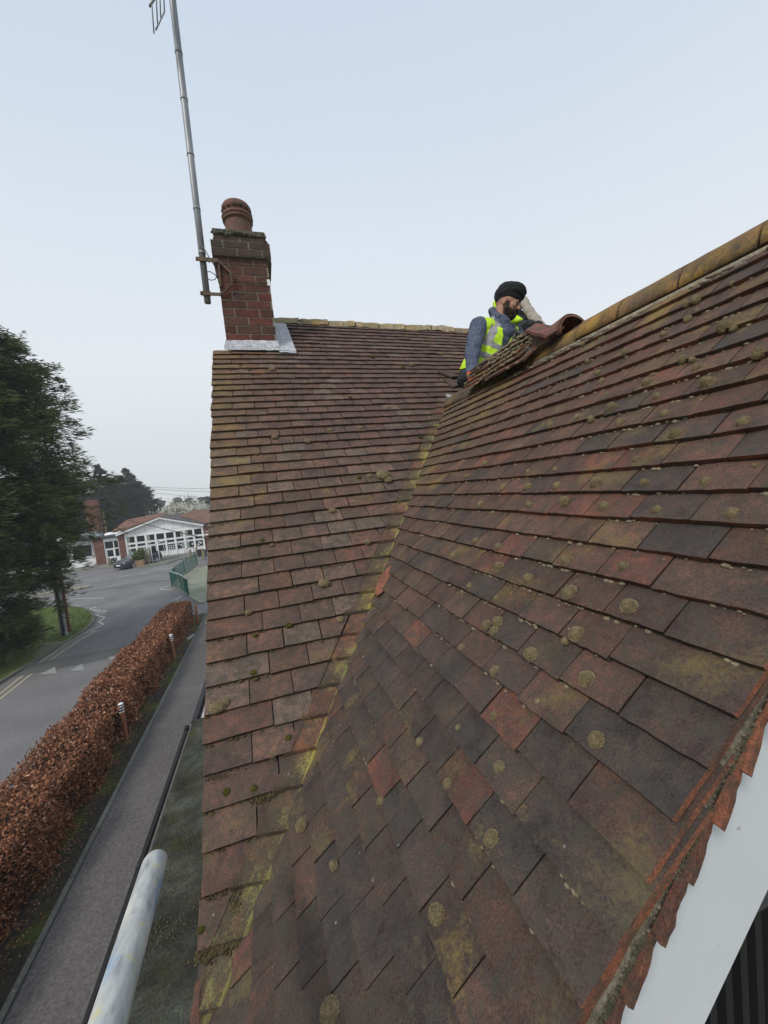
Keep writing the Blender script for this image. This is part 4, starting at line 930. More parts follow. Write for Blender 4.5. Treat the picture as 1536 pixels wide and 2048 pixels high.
for j in range(ny):
    for i in range(nx): x = -5.1+1.56*i/(nx-1); y = -6+27*j/(ny-1); mb.v.append((x, y, .02+.03*noise.noise(Vector((x*4, y*4, 0)))+.015*noise.noise(Vector((x*14, y*14, 0)))))
for j in range(ny-1):
    for i in range(nx-1): mb.face((j*nx+i, j*nx+i+1, (j+1)*nx+i+1, (j+1)*nx+i))
o = mb.build('planting_bed', soil, smooth=True); tag(o, kind='structure')
# light concrete path beyond, with its darker ramp
mb = MB(); mb.poly([(-3.42, 22.6), (-4.0, 23.2), (-5.0, 25.4), (-5.8, 27.7), (-6.7, 29.9), (-6.9, 33.3), (-6.6, 36.5), (4, 36.5), (4, 22.6)], .0, .03, (1.05, 1.08, .92, 0)); mb.poly([(-3.42, 19.0), (4, 19.0), (4, 22.55), (-3.42, 22.55)], .014, .030, (.9, .93, .8, 0))
struct('footway', mb, conc)
mb = MB(); kp = [(-4.05, 23.1), (-5.06, 25.4), (-5.88, 27.75), (-6.85, 29.85), (-7.05, 33.3), (-6.7, 38.6)]
for a, b in zip(kp, kp[1:]):
    a = Vector((*a, 0)); b = Vector((*b, 0)); bar(mb, a+Vector((0, 0, .04)), b+Vector((0, 0, .04)), .16, .1, (1.1, 1.1, 1.0, 0))
struct('kerb', mb, conc)
# grass corner with kerb
kb = [(-9.8, -30), (-9.75, 5), (-9.7, 12), (-9.6, 16.4), (-9.45, 18), (-9.2, 20), (-9.05, 21.6), (-9.15, 22.8), (-9.5, 24), (-10.2, 25.6), (-11.2, 27.1), (-12.4, 28.2), (-14, 29), (-18, 29.6), (-60, 30)]
mb = MB(); mb.poly(kb+[(-60, -30)], -.02, .075, (1, 1, 1, 0)); gv = struct('grass_verge', mb, grassm)
mb = MB()
for a, b in zip(kb, kb[1:]): bar(mb, Vector((*a, .045)), Vector((*b, .045)), .13, .10, (.62, .60, .56, 0))
struct('kerb', mb, conc)
# footway and slab in the grass
sl_ = GL((75, 1303), (127, 1283), (105, 1298), (60, 1322)); mb = MB(); mb.poly(GL((62, 1314), (92, 1290), (133, 1285), (107, 1303), (78, 1322)), .07, .086, (.75, .8, .65, 0)); struct('paving_slab', mb, conc)
mb = MB(); mb.poly(GL((373, 1279), (388, 1269), (389, 1273), (376, 1283)), .04, .06, (1.4, 1.4, 1.5, 0)); o = tag(mb.build('drain_cover', conc), 'pale square drain cover in the bed near the far end of the hedge', 'drain cover')
# grass blades, dense enough to break up the turf
n = 26000; xs = rng.uniform(-17, -9.1, n); ys_ = rng.uniform(13, 29.5, n)
kx = np.interp(ys_, [k[1] for k in kb], [k[0] for k in kb]); ok = xs < kx-.1; xs, ys_ = xs[ok], ys_[ok]; n = len(xs)
h = rng.uniform(.03, .09, n); an = rng.uniform(0, 2*pi, n); lx = rng.normal(0, .03, n); ly = rng.normal(0, .03, n); w = .012
V = np.stack([np.stack([xs-w*np.cos(an), ys_-w*np.sin(an), np.full(n, .07)], 1), np.stack([xs+w*np.cos(an), ys_+w*np.sin(an), np.full(n, .07)], 1), np.stack([xs+lx, ys_+ly, .075+h], 1)], 1).reshape(-1, 3)
o = np_mesh('grass', V, np.arange(3*n).reshape(n, 3), simple('grass_blades', (.06, .095, .018), (.15, .19, .04), 3, .9, 0)); tag(o, kind='stuff')
# painted lines
mb = MB(); z0 = .004
mb.strip(GL((0, 1398), (40, 1366), (80, 1335), (125, 1303), (160, 1280), (192, 1261.5)), .07, z0); mb.strip(GL((0, 1388), (38, 1357), (76, 1328), (120, 1296.5), (150, 1276), (182, 1259)), .07, z0+.002)
a, b = [Vector((*G(0, 1398), 0)), Vector((*G(0, 1388), 0))]
mb.strip([(a.x+.1, -20), (a.x, 8), (a.x, a.y)], .07, z0); mb.strip([(b.x+.1, -20), (b.x, 8), (b.x, b.y)], .07, z0+.002)
struct('road_marking', mb, ypaint)
mb = MB()
mb.strip(GL((182, 1261), (207, 1249), (198, 1243.5), (209.5, 1235), (190, 1229.5), (186, 1229.7)), .10, z0); mb.strip(GL((172, 1266), (199, 1260.5)), .09, z0+.003)
mb.strip(GL((186, 1229.5), (207, 1227)), .08, z0+.003); mb.strip(GL((154, 1211.5), (163, 1217.5), (176, 1215)), .10, z0)
for pts in (((171, 1216), (176, 1219), (186, 1224.5), (190, 1228)), ((180, 1217), (188, 1220.5), (195, 1223)), ((180, 1217), (188, 1214), (192, 1215.5)), ((186, 1222), (198, 1220), (201, 1222.5)), ((190, 1219), (198, 1218)), ((196, 1225), (204, 1223), (214, 1223.5), (206, 1220.5)), ((186, 1226.5), (200, 1224.8)), ((204, 1228.5), (212, 1226.5))): mb.strip(GL(*pts), .07, z0+.001)
mb.strip(GL((142, 1198), (163, 1196.7), (190, 1196.5), (207, 1196.5)), .10, z0)
mb.strip(GL((241, 1153.5), (259, 1150.5)), .12, z0); mb.strip(GL((280, 1147.6), (298, 1144.7)), .12, z0)
for p_ in (((304, 1139), (345, 1130), (372, 1125)), ((313, 1140), (327, 1137.6), (343, 1134)), ((325, 1141), (345, 1136), (360, 1132)), ((322, 1131), (347, 1127))): mb.strip(GL(*p_), .10, z0)
mb.strip(GL((337, 1171), (322, 1177.5), (320, 1178.5), (343, 1180)), .10, z0); mb.strip(GL((362, 1192), (350, 1200)), .1, z0)
struct('road_marking', mb, paint)
mb = MB(); z1 = .012
hump = [G(0, 1372), G(100, 1327), G(160, 1318), G(240, 1310)]
mb.poly([(-9.4, 16.9), (-5.05, 16.9), (-5.05, 18.1), (-9.3, 18.1)], .001, .008, (.66, .68, .66, 0))
mb.poly([(-30, 33.9), (-8.5, 33.0), (-7.1, 32.6), (-7.1, 32.15), (-8.5, 32.5), (-30, 33.3)], .001, .005, (.7, .7, .7, 0))
struct('speed_hump', mb, asph)
mb = MB()
for tri in (((78, 1350), (110, 1334), (114, 1347)), ((139, 1343), (165, 1328), (168, 1341)), ((216, 1315), (240, 1310), (222, 1322))): mb.poly(GL(*tri), z1)
struct('road_marking', mb, simple('worn_paint', (.16, .16, .155), (.42, .42, .40), 16, .8, .3, fine=4))
# school forecourt and island kerb
mb = MB(); mb.poly([(-40, 48.6), (-40, 46.8), (-19.2, 46.5), (-15.8, 44.9), (-15.2, 44.4), (-13.3, 43.2), (-12.9, 42.2), (-10.0, 41.7), (-9.4, 43.8), (-6.4, 45.4), (4, 45.4), (4, 48.6)], 0, .10, (.85, .83, .8, 0)); struct('forecourt', mb, conc)
mb = MB(); mb.poly([(-26, 35.2), (-14.3, 34.3), (-13.5, 34.6), (-14.1, 35.5), (-26, 36.6)], 0, .10, (1.1, 1.05, .95, 0)); struct('kerb', mb, conc)
# ------------------------------------------------------------------ hedge
hed = empty('beech_hedge', (-4.45, 8, 0), 'long clipped beech hedge in russet winter leaf between road and path', 'hedge')
def hedge_surf(n):
    y = rng.uniform(0, 1, n)**1.0*23.2-3.0
    # more leaves near: resample by distance
    keep = rng.uniform(0, 1, n) < np.clip(9/np.hypot(y, 5.5)**1.15, .22, 1); y = y[keep]; n = len(y)
    s = rng.uniform(0, 1, n)*(1.05+1.05+.5); top = (s < 1.05); right = (s >= 1.05) & (s < 2.1)
    hx = np.where(y > 18, (y-18)/2.2, 0)
    xl = -5.03+.2*hx; xr_ = -3.96
    H_ = 1.02+.05*np.sin(y*1.1)+.04*np.sin(y*2.7+1)
    x = np.where(top, xl+(xr_-xl)*(s/1.05), np.where(right, xr_, xl)); z = np.where(top, H_, np.where(right, (s-1.05)/1.05*H_, (s-2.1)/.5*H_))
    # rounded shoulders and lumps
    bul = .07*np.sin(y*3.1+x*2)+.05*np.sin(y*7.3+z*5)
    x = x+np.where(top, 0, np.where(right, bul-.10*np.clip((z-.75)/.3, 0, 1)**2, 0)); z = z+np.where(top, bul*.5-.12*np.clip(abs(x+4.5)-.35, 0, 1)**1*1.2, 0)
    # hollows at the bollards
    return x, y, z, top, right
BOL = [(-3.93, 10.575), (-3.86, 15.39), (-3.69, 19.41)]
x, y, z, top, right = hedge_surf(190000)
for bx, by in BOL:
    m_ = right & (abs(y-by+.18) < .26) & (z > .25); x = np.where(m_, x-.22*np.clip(1-abs(y-by+.18)/.26, 0, 1)-.03, x)
n = len(x); dep_ = rng.exponential(.045, n)
x = x-np.where(top, 0, np.where(right, dep_, -dep_)); z = np.maximum(z-np.where(top, dep_, 0), .03); x += rng.normal(0, .03, n); z += rng.normal(0, .03, n); z = np.maximum(z, .04)
dist = np.hypot(y, 5.5); L_ = rng.uniform(.026, .046, n)*np.clip(dist/7, 1, 2.0); Wd = L_*rng.uniform(.45, .7, n)
d1 = rng.normal(0, 1, (n, 3)); d1[:, 2] -= .4; d1 /= np.linalg.norm(d1, axis=1)[:, None]; d2 = rng.normal(0, 1, (n, 3)); d2 -= d1*np.sum(d1*d2, 1)[:, None]; d2 /= np.linalg.norm(d2, axis=1)[:, None]; d3 = np.cross(d1, d2)
C0 = np.stack([x, y, z], 1)
V = np.stack([C0-d1*L_[:, None]*.5, C0+d2*Wd[:, None]*.5+d3*L_[:, None]*.08, C0+d1*L_[:, None]*.5+d3*L_[:, None]*.15, C0-d2*Wd[:, None]*.5+d3*L_[:, None]*.08], 1).reshape(-1, 3)
pal = np.array([(.28, .118, .056), (.21, .080, .038), (.35, .168, .085), (.13, .050, .026), (.46, .30, .20), (.25, .096, .045), (.32, .138, .068)])
cols = pal[rng.choice(7, n, p=[.24, .2, .14, .14, .06, .12, .10])]*rng.uniform(.7, 1.25, (n, 1)); cols = np.concatenate([cols, np.ones((n, 1))], 1)
leafm = simple('beech_leaf', (.85, .85, .85), (1.15, 1.1, 1.05), 30, .65, 0, attr=True)
np_mesh('foliage', V, np.arange(4*n).reshape(n, 4), leafm, hed, cols)
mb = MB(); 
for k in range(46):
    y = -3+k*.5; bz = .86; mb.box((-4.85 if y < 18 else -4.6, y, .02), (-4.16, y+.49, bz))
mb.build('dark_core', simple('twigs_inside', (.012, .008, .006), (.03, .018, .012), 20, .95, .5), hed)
mb = MB()
for k in range(400):
    y = random.uniform(2, 20); x = random.uniform(-4.95, -4.0); mb.tube([(x, y, .7), (x+random.uniform(-.1, .1), y+random.uniform(-.1, .1), 1.02+random.uniform(0, .12))], [.005, .002], 4)
mb.build('twig', simple('twig_bark', (.05, .03, .02), (.09, .055, .035), 10, .9, 0), hed)['kind'] = 'stuff'
# fallen leaves on the bed
n = 2600; x = -3.9+rng.exponential(.12, n); y = rng.uniform(2.5, 20, n); ok = x < -3.5; x, y = x[ok], y[ok]; n = len(x); L_ = rng.uniform(.015, .035, n); an = rng.uniform(0, 2*pi, n)
d1 = np.stack([np.cos(an), np.sin(an), rng.normal(0, .3, n)], 1); d2 = np.stack([-np.sin(an), np.cos(an), rng.normal(0, .3, n)], 1)*.6; C0 = np.stack([x, y, np.full(n, .062)], 1)
V = np.stack([C0-d1*L_[:, None]/2, C0+d2*L_[:, None]/2, C0+d1*L_[:, None]/2, C0-d2*L_[:, None]/2], 1).reshape(-1, 3)
o = np_mesh('fallen_leaves', V, np.arange(4*n).reshape(n, 4), leafm, None, np.concatenate([pal[rng.choice(7, n)]*1.1, np.ones((n, 1))], 1)); tag(o, kind='stuff')
# bollards
wood = simple('stained_timber', (.20, .075, .035), (.30, .12, .055), 20, .8, .4, .003, stretch=(1, 1, .1), fine=5)
LB = ['timber bollard with striped black and white band, nearest of the three along the hedge', 'timber bollard with striped band, middle of the three along the hedge', 'plain topped timber bollard at the far end of the hedge']
for i, (bx, by) in enumerate(BOL):
    r = empty('bollard', (bx, by, 0), LB[i], 'bollard', 'timber bollards along the hedge')
    mb = MB(); mb.lathe([(.055, -.05), (.055, .70), (.052, .705)], (bx, by, 0), 16); mb.build('post', wood, r, smooth=True)
    mb = MB()
    for q in range(6 if i < 2 else 0):
        mb.lathe([(.057, .70+q*.034), (.057, .70+(q+1)*.034)], (bx, by, 0), 16, mi=q % 2)
    if i == 2: mb.lathe([(.055, .70), (.055, .90), (.0, .91)], (bx, by, 0), 16); mb.build('post_top', wood, r, smooth=True); continue
    mb.lathe([(.057, .904), (.04, .925), (0, .93)], (bx, by, 0), 16); mb.build('reflective_band', [M['whiteplain'], M['black']], r, smooth=True)
# green railings
gr = empty('green_railing', (-6.9, 29.8, 0), 'dark green metal railing bending round the corner of the pale footway', 'railing')
gm = simple('green_paint', (.012, .085, .060), (.02, .11, .075), 4, .5, .1)
def rail(mb, pts, h, step=.11, post=None):
    for a, b in zip(pts, pts[1:]):
        a = Vector((*a, .05)); b = Vector((*b, .05)); Ln_ = (b-a).length; n = max(1, int(Ln_/step))
        for z in (.08, h): bar(mb, a+Vector((0, 0, z)), b+Vector((0, 0, z)), .04, .03)
        for i in range(1, n): q = a.lerp(b, i/n); bar(mb, q+Vector((0, 0, .08)), q+Vector((0, 0, h)), .014, .014)
def seg_(pts, name='panel'):
    mb = MB(); rail(mb, pts, 1.0); return mb.build(name, gm, gr)
fp = [(-6.7, 38.6), (-7.0, 34.6), (-7.05, 31.6), (-6.95, 29.72)]
for a, b in zip(fp, fp[1:]): seg_([a, b])
fp2 = [(-6.95, 29.72), (-5.95, 27.72), (-5.5, 26.6), (-5.12, 25.45)]
for a, b in zip(fp2, fp2[1:]): seg_([a, b])
for q in fp+fp2[1:]: mb = MB(); mb.box((q[0]-.03, q[1]-.03, 0), (q[0]+.03, q[1]+.03, 1.1)); mb.build('post', gm, gr)
mb = MB(); [bar(mb, Vector((*a, 1.085)), Vector((*b, 1.085)), .05, .03) for a, b in zip(fp2, fp2[1:])]; mb.build('handrail', simple('pale_handrail', (.35, .38, .38), (.45, .48, .48), 5, .5, 0), gr)
# posts under the big tree
pc = [((125, 1273), 'tall slim grey metal post, leftmost of the four under the big conifer', simple('grey_post', (.17, .19, .22), (.22, .24, .27), 3, .5, .1), .045), ((129.5, 1274), 'black metal post between the two grey posts', M['black'], .07), ((134, 1274), 'thick pale grey post with concrete foot beside the black post', simple('pale_post', (.25, .27, .30), (.33, .35, .37), 3, .5, .1), .05), ((139.5, 1265.5), 'dark red brown timber pole, rightmost of the posts under the big conifer', simple('red_post', (.11, .035, .03), (.16, .05, .04), 4, .7, .2), .07)]
for (q, lab, mt, rr) in pc:
    x, y = G(*q); mb = MB(); mb.tube([(0, 0, 0), (0, 0, 6.5)], rr, 12); mb.tube([(0, 0, .02), (0, 0, .16)], rr*1.3, 12); mb.tube([(0, 0, 2.4), (0, 0, 2.46)], rr*1.15, 12)
    o = mb.build('post', mt, smooth=False); o.location = (x, y, .07); tag(o, lab, 'post', 'tall posts under the big conifer')
# ------------------------------------------------------------------ conifers
def sprays(axis_h, radius_fn, nbr, base, z0, seed, dens=1., leaf=.10, droop=.25, col=((.030, .048, .016), (.060, .085, .026)), rise=.35, clump=.5, spray_w=.55, az=None, azb=None, rr_=(.62, 1.02)):
    """branches of feathery sprays: every branch carries side sprays made of small needles"""
    R = np.random.default_rng(seed); Ps = []; Ds = []; Cs = []; Ls = []; br = []
    for b in range(nbr):
        t = R.uniform(0, 1)**.85; z = z0+(axis_h-z0)*t; an = R.uniform(0, 2*pi) if (azb is None or R.uniform() < .3) else R.uniform(*azb)
        r = radius_fn(z)*R.uniform(*rr_)*(1 if R.uniform() > .05 else 1.22); tlt = R.normal(0, .13)
        if r < .15: r = .15
        p0 = np.array([base[0], base[1], z]); dr = np.array([cos(an), sin(an), 0]); br.append((p0, an, r))
        shade = R.uniform(.65, 1.25); ns = int(max(5, r*11)*dens)
        for k in range(ns):
            f = R.uniform(.25, 1.0)**.7; pos = p0+dr*r*f+np.array([0, 0, (rise+tlt)*r*f-droop*r*f*f+R.normal(0, .06)*r*f])
            sa = an+R.choice([-1, 1])*R.uniform(.15, 1.1); ln = (.25+.45*(1-f*.5))*min(1, r/1.5)*R.uniform(.6, 1.3)*spray_w/.55
            sdv = np.array([cos(sa), sin(sa), R.uniform(-.30, .25)]); m_ = int(16*dens)+4
            tt = R.uniform(0, 1, m_); side = np.cross(sdv, [0, 0, 1]); side /= np.linalg.norm(side)
            off = R.normal(0, 1, m_)*.30*ln*(1.05-tt)*.6
            P = pos+sdv*tt[:, None]*ln+side*off[:, None]+np.array([0, 0, 1])*(R.normal(0, .07, m_)-.10*ln*tt**2)[:, None]
            Dd = sdv+side*np.sign(off)[:, None]*R.uniform(.1, .6, m_)[:, None]+np.array([0, 0, 1])*R.normal(.02, .20, m_)[:, None]
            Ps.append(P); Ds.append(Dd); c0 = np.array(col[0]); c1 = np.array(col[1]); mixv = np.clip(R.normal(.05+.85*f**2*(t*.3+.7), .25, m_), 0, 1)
            Cs.append((c0+(c1-c0)*mixv[:, None])*shade); Ls.append(R.uniform(.6, 1.4, m_)*leaf)
    P = np.concatenate(Ps); D_ = np.concatenate(Ds); D_ /= np.linalg.norm(D_, axis=1)[:, None]; C = np.concatenate(Cs); Lf = np.concatenate(Ls); n = len(P)
    s = R.normal(0, 1, (n, 3)); s -= D_*np.sum(s*D_, 1)[:, None]; s /= np.linalg.norm(s, axis=1)[:, None]; w = Lf*.20
    V = np.stack([P-D_*Lf[:, None]*.5, P+s*w[:, None]*.5, P+D_*Lf[:, None]*.8, P-s*w[:, None]*.5], 1).reshape(-1, 3)
    return V, np.arange(4*n).reshape(n, 4), np.concatenate([C, np.ones((n, 1))], 1), br
needle = simple('conifer_foliage', (.9, .9, .9), (1.1, 1.1, 1.1), 3, .8, 0, attr=True)
bark = simple('conifer_bark', (.05, .035, .025), (.10, .07, .05), 8, .95, .6)
def conifer(base, hgt, radius_fn, nbr, seed, label, group=None, dens=1., leaf=.1, nblimb=40, z0=.4, name='conifer', **kw):
    r = empty(name, (base[0], base[1], 0), label, 'tree', group)
    V, Fq, C, br = sprays(hgt, radius_fn, nbr, base, z0, seed, dens, leaf, **kw)
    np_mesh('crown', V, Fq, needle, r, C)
    mb = MB(); tr_ = hgt*.022+.05; mb.tube([(base[0], base[1], -.1), (base[0]+.05, base[1], hgt*.5), (base[0], base[1], hgt*.97)], [tr_, tr_*.6, .02], 10)
    rise = kw.get('rise', .35); dr = kw.get('droop', .25)
    for p0, an, rr in br[:nblimb*4]:
        pts = [(p0[0]+cos(an)*rr*f, p0[1]+sin(an)*rr*f, p0[2]+rise*rr*f-dr*rr*f*f) for f in (0, .3, .6, .9)]; mb.tube(pts, [.05*min(1, rr/2)+.01, .035*min(1, rr/2)+.006, .018, .006], 5, cap=False)
    mb.build('trunk', bark, r); return r
rf = lambda z: float(np.interp(z, [0, 1, 2, 3, 4, 5, 6, 7.4, 7.7, 8.1, 8.6, 9.4, 9.7, 10.1, 11, 11.6, 12, 13, 14, 16.8], [1.7, 2.1, 2.4, 3.1, 3.9, 4.8, 4.6, 4.7, 2.9, 2.7, 4.7, 4.5, 3.0, 3.0, 4.0, 4.3, 2.9, 2.5, 1.5, .2]))
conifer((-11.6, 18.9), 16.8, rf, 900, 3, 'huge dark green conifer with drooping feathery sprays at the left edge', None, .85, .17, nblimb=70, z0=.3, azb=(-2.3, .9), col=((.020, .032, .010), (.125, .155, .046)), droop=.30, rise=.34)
def cone(h, r, p=.8): return lambda z: max(.06, r*(1-min(z, h)/h)**.8)
def gxy(px, Y): q = at_y(px, 1020, Y); return (q.x, Y)
FC = ((.035, .050, .040), (.080, .105, .072))
for px, Y, h, r, nb, sd_, lab in ((208, 72, 13.3, 3.6, 200, 11, 'distant spiky conifer behind the school, tallest one left of centre'), (262, 74, 12.6, 3.6, 200, 12, 'distant conifer at the right end of the group behind the school roof'), (286, 78, 10.5, 3.4, 170, 13, 'lower distant conifer sloping down at the right of the group behind the school'), (128, 66, 13.2, 3.6, 200, 14, 'distant conifer half hidden behind the huge near one'), (168, 76, 11.0, 3.6, 180, 15, 'distant dark conifer right behind the school\'s tall brick stack'), (235, 80, 11.5, 4.0, 180, 16, 'broad distant conifer filling the gap between the two tall ones')):
    conifer(gxy(px, Y), h, cone(h, r, .75), nb, sd_, lab, 'conifers behind the school', 1.2, .27, nblimb=0, z0=.3, col=FC, rise=.60, droop=.05, spray_w=1.2, rr_=(.45, 1.25))
# bare and blossoming trees behind the school
def bare_tree(name, base, hgt, spread, seed, label, col, blossom=None, nb=9, cat='tree', depth=5, group=None):
    R = random.Random(seed); r = empty(name, (base[0], base[1], 0), label, cat, group); mb = MB(); tips = []
    def grow(p, d, l, rad, lv):
        q = p+d*l; mb.tube([p, p.lerp(q, .5)+Vector([R.uniform(-1, 1)*l*.05 for _ in range(3)]), q], [rad, rad*.85, rad*.68], 4 if lv > 1 else 7, cap=False)
        if lv >= depth: tips.append(q); return
        if lv >= depth-2: tips.append(q)
        for _ in range(3 if lv else nb):
            dd = (d+Vector([R.uniform(-1, 1)*spread for _ in range(3)])+Vector((0, 0, .18))).normalized(); grow(p.lerp(q, R.uniform(.55, 1)), dd, l*R.uniform(.6, .85), rad*.55, lv+1)
    grow(Vector((base[0], base[1], 0)), Vector((0, 0, 1)), hgt*.28, hgt*.022, 0); mb.build('trunk', simple(name+'_bark', col, tuple(c*1.4 for c in col), 4, .9, 0), r)
    if blossom:
        m2 = MB()
        for t in tips:
            for _ in range(3):
                c = t+Vector([R.gauss(0, .28) for _ in range(3)]); s = R.uniform(.05, .12); a = Vector([R.gauss(0, 1) for _ in range(3)]).normalized()*s; b = a.orthogonal().normalized()*s; m2.add([c-a, c+b, c+a, c-b], [(0, 1, 2, 3)])
        m2.build('blossom', simple(name+'_blossom', blossom, tuple(c*1.15 for c in blossom), 2, .8, 0), r)
    return r
bare_tree('blossom_tree', gxy(352, 62), 8.2, .8, 4, 'pale blossoming tree behind the right end of the school roof', (.12, .10, .085), (.52, .52, .42), nb=9)
bare_tree('blossom_tree', gxy(396, 64), 7.6, .8, 5, 'pale blossoming tree cut off by the edge of the tiled roof', (.12, .10, .085), (.50, .50, .42), nb=9)
bare_tree('bare_tree', gxy(322, 60), 5.9, .85, 6, 'low leafless russet tree just behind the school gable', (.13, .085, .07), None, nb=10)
bare_tree('bare_tree', gxy(372, 84), 10.6, .7, 8, 'tall thin leafless tree far behind the blossom', (.16, .15, .14), None, nb=9)
mb = MB(); R = random.Random(5)
for k in range(300):
    x = -60+k*.45; Y = 100+R.uniform(-3, 3); hh = R.uniform(4.0, 7.5)
    for _ in range(7): blob(mb, (x+R.uniform(-1, 1), Y, R.uniform(.3, 1)*hh), (1.1, 1.1, .8), seg=1, bumpy=.6)
tag(mb.build('far_woods', simple('far_trees', (.05, .055, .045), (.10, .10, .085), 1.5, .95, .5, .2, fine=6)), kind='stuff')
# ------------------------------------------------------------------ the school
SX, SY = -18.324, 48.85
sch = empty('school_building', (SX+6.6, SY, 0), 'single storey white gabled school hall with eight bays of windows and brick ends', 'school')
brick = base_mat('school_brick', .9); bm_, Nn, Ll, p = brick
g = Nn.new('ShaderNodeTexCoord'); mp = Nn.new('ShaderNodeMapping'); mp.inputs['Rotation'].default_value = (pi/2, 0, 0); Ll.new(g.outputs['Object'], mp.inputs[0])
bt = Nn.new('ShaderNodeTexBrick'); Ll.new(mp.outputs[0], bt.inputs[0]); bt.inputs['Scale'].default_value = 4.4; bt.inputs['Color1'].default_value = (.20, .085, .06, 1); bt.inputs['Color2'].default_value = (.14, .06, .045, 1); bt.inputs['Mortar'].default_value = (.22, .17, .14, 1); bt.inputs['Mortar Size'].default_value = .012
n_ = nz(Nn, Ll, g.outputs['Object'], 2, 4); r_ = ramp(Nn, [(.3, (.75, .75, .75)), (.7, (1.25, 1.2, 1.2))]); Ll.new(n_.outputs[0], r_.inputs[0]); Ll.new(mixc(Nn, Ll, bt.outputs[0], r_.outputs[0], 1., 'MULTIPLY'), p.inputs['Base Color']); sbrick = bm_
obr, _, _, _ = base_mat('x'); obr = simple('orange_brick', (.26, .10, .05), (.34, .15, .08), 5, .9, .3, fine=8)
glass, Nn, Ll, p = base_mat('window_glass', .08); p.inputs['Base Color'].default_value = (.012, .014, .018, 1); p.inputs['Specular IOR Level'].default_value = .6
roofm = simple('school_roof_tiles', (.13, .07, .05), (.20, .11, .08), 2, .9, .4, fine=9); roofg = simple('school_roof_slate', (.075, .062, .060), (.12, .10, .098), 2, .9, .4, fine=9)
hw = M['whiteplain']
def bx(lo, hi, **k): return ((SX+lo[0], SY+lo[1], lo[2]), (SX+hi[0], SY+hi[1], hi[2]))
def sbox(name, lo, hi, mat, par=sch):
    mb = MB(); mb.box(*bx(lo, hi)); return mb.build(name, mat, par)
# brick parts: left pier, pier by the hall; flat roofed wing
mb = MB(); mb.box(*bx((0, 0, 0), (.88, 4, 2.85))); mb.box(*bx((2.33, -.02, 0), (2.95, .3, 3.05))); mb.box(*bx((.88, .3, 0), (2.33, 4, 2.8))); mb.build('brick_pier', sbrick, sch)
mb = MB(); mb.box(*bx((-9, .6, 0), (0, 4, 2.9))); mb.build('white_wall', hw, sch)
mb = MB(); mb.box(*bx((-9.2, -.25, 2.86), (2.6, 4.5, 3.12))); mb.build('flat_roof', simple('flat_roof_edge', (.06, .06, .062), (.09, .09, .09), 3, .8, 0), sch)
for k, (x0, x1) in enumerate(((-2.2, -.35), (-4.4, -2.6), (-6.6, -4.8))):
    mb = MB(); 
    for a, b in (((x0, .5, 1.0), (x1, .58, 1.08)), ((x0, .5, 2.35), (x1, .58, 2.45)), ((x0, .5, 1.0), (x0+.08, .58, 2.4)), ((x1-.08, .5, 1.0), (x1, .58, 2.4))): mb.box(*bx(a, b))
    w_ = mb.build('window', hw, sch); mb = MB(); mb.box(*bx((x0+.08, .55, 1.08), (x1-.08, .59, 2.35))); mb.build('pane', glass, w_)
for x, r in ((1.1, .55), (2.0, .45), (-3.6, .6)):
    mb = MB(); mb.lathe([(r, 0), (r*.9, .12), (r*.6, .22), (.01, .27)], (SX+x, SY+1.6, 3.12), 20); mb.build('roof_light', hw, sch, smooth=True)
mb = MB(); mb.box(*bx((-1.9, 1.2, 3.12), (.25, 2.2, 3.62))); mb.build('roof_unit', simple('grey_blue_unit', (.28, .33, .36), (.38, .42, .45), 3, .5, 0), sch)
mb = MB(); mb.box(*bx((-1.12, 2.2, 3.1), (-.02, 3.2, 7.2))); mb.box(*bx((-1.16, 2.16, 7.0), (.02, 3.24, 7.24))); o = mb.build('brick_stack', sbrick, sch); o['label'] = 'tall plain brick boiler chimney'
# entrance door set between the piers
mb = MB()
mb.box(*bx((.90, .05, 2.45), (2.33, .22, 2.80)))
for x0, x1 in ((.90, 1.0), (1.78, 1.86), (2.25, 2.33)): mb.box(*bx((x0, .08, .05), (x1, .2, 2.45)))
for z0_, z1_ in ((1.58, 1.68), ): mb.box(*bx((1.0, .085, z0_), (2.25, .195, z1_)))
ds = mb.build('door_frame', hw, sch)
mb = MB(); mb.box(*bx((1.0, .13, 1.68), (1.78, .16, 2.45))); mb.box(*bx((1.86, .13, .75), (2.25, .16, 2.45))); mb.build('pane', glass, ds)
mb = MB(); mb.box(*bx((1.0, .12, .05), (1.78, .17, .78))); mb.box(*bx((1.0, .12, .78), (1.1, .17, 1.57))); mb.box(*bx((1.68, .12, .78), (1.78, .17, 1.57))); mb.box(*bx((1.1, .12, 1.5), (1.68, .17, 1.57))); mb.box(*bx((1.86, .12, .05), (2.25, .17, .745))); dr = mb.build('door', hw, sch)
mb = MB(); mb.box(*bx((1.1, .14, .78), (1.68, .15, 1.5))); mb.build('pane', glass, dr)
# the hall: white panelled gable wall
HX0, HX1 = 2.95, 10.93
zg = lambda x: 3.10+(4.42-3.10)*(1-abs(x-6.68)/4.35)
mb = MB(); pts = [(HX0, 0), (HX1, 0), (HX1, zg(HX1)-.02), (6.68, 4.38), (HX0, zg(HX0)-.02)]
mb.add([(SX+a, SY+.10, b) for a, b in pts]+[(SX+a, SY+.25, b) for a, b in pts], [(0, 1, 2, 3, 4), (9, 8, 7, 6, 5)]+[(i, i+5, (i+1) % 5+5, (i+1) % 5) for i in range(5)]); mb.build('panelled_gable', hw, sch)
mb = MB()
n_b = 8; bw = (HX1-HX0-.16)/n_b
for k in range(n_b+1):
    x = HX0+.08+k*bw; mb.box(*bx((x-.075, .03, .1), (x+.075, .099, 2.80)))
mb.build('mullion', hw, sch)
rows = [(.62, 1.38), (1.50, 1.84), (1.98, 2.70)]
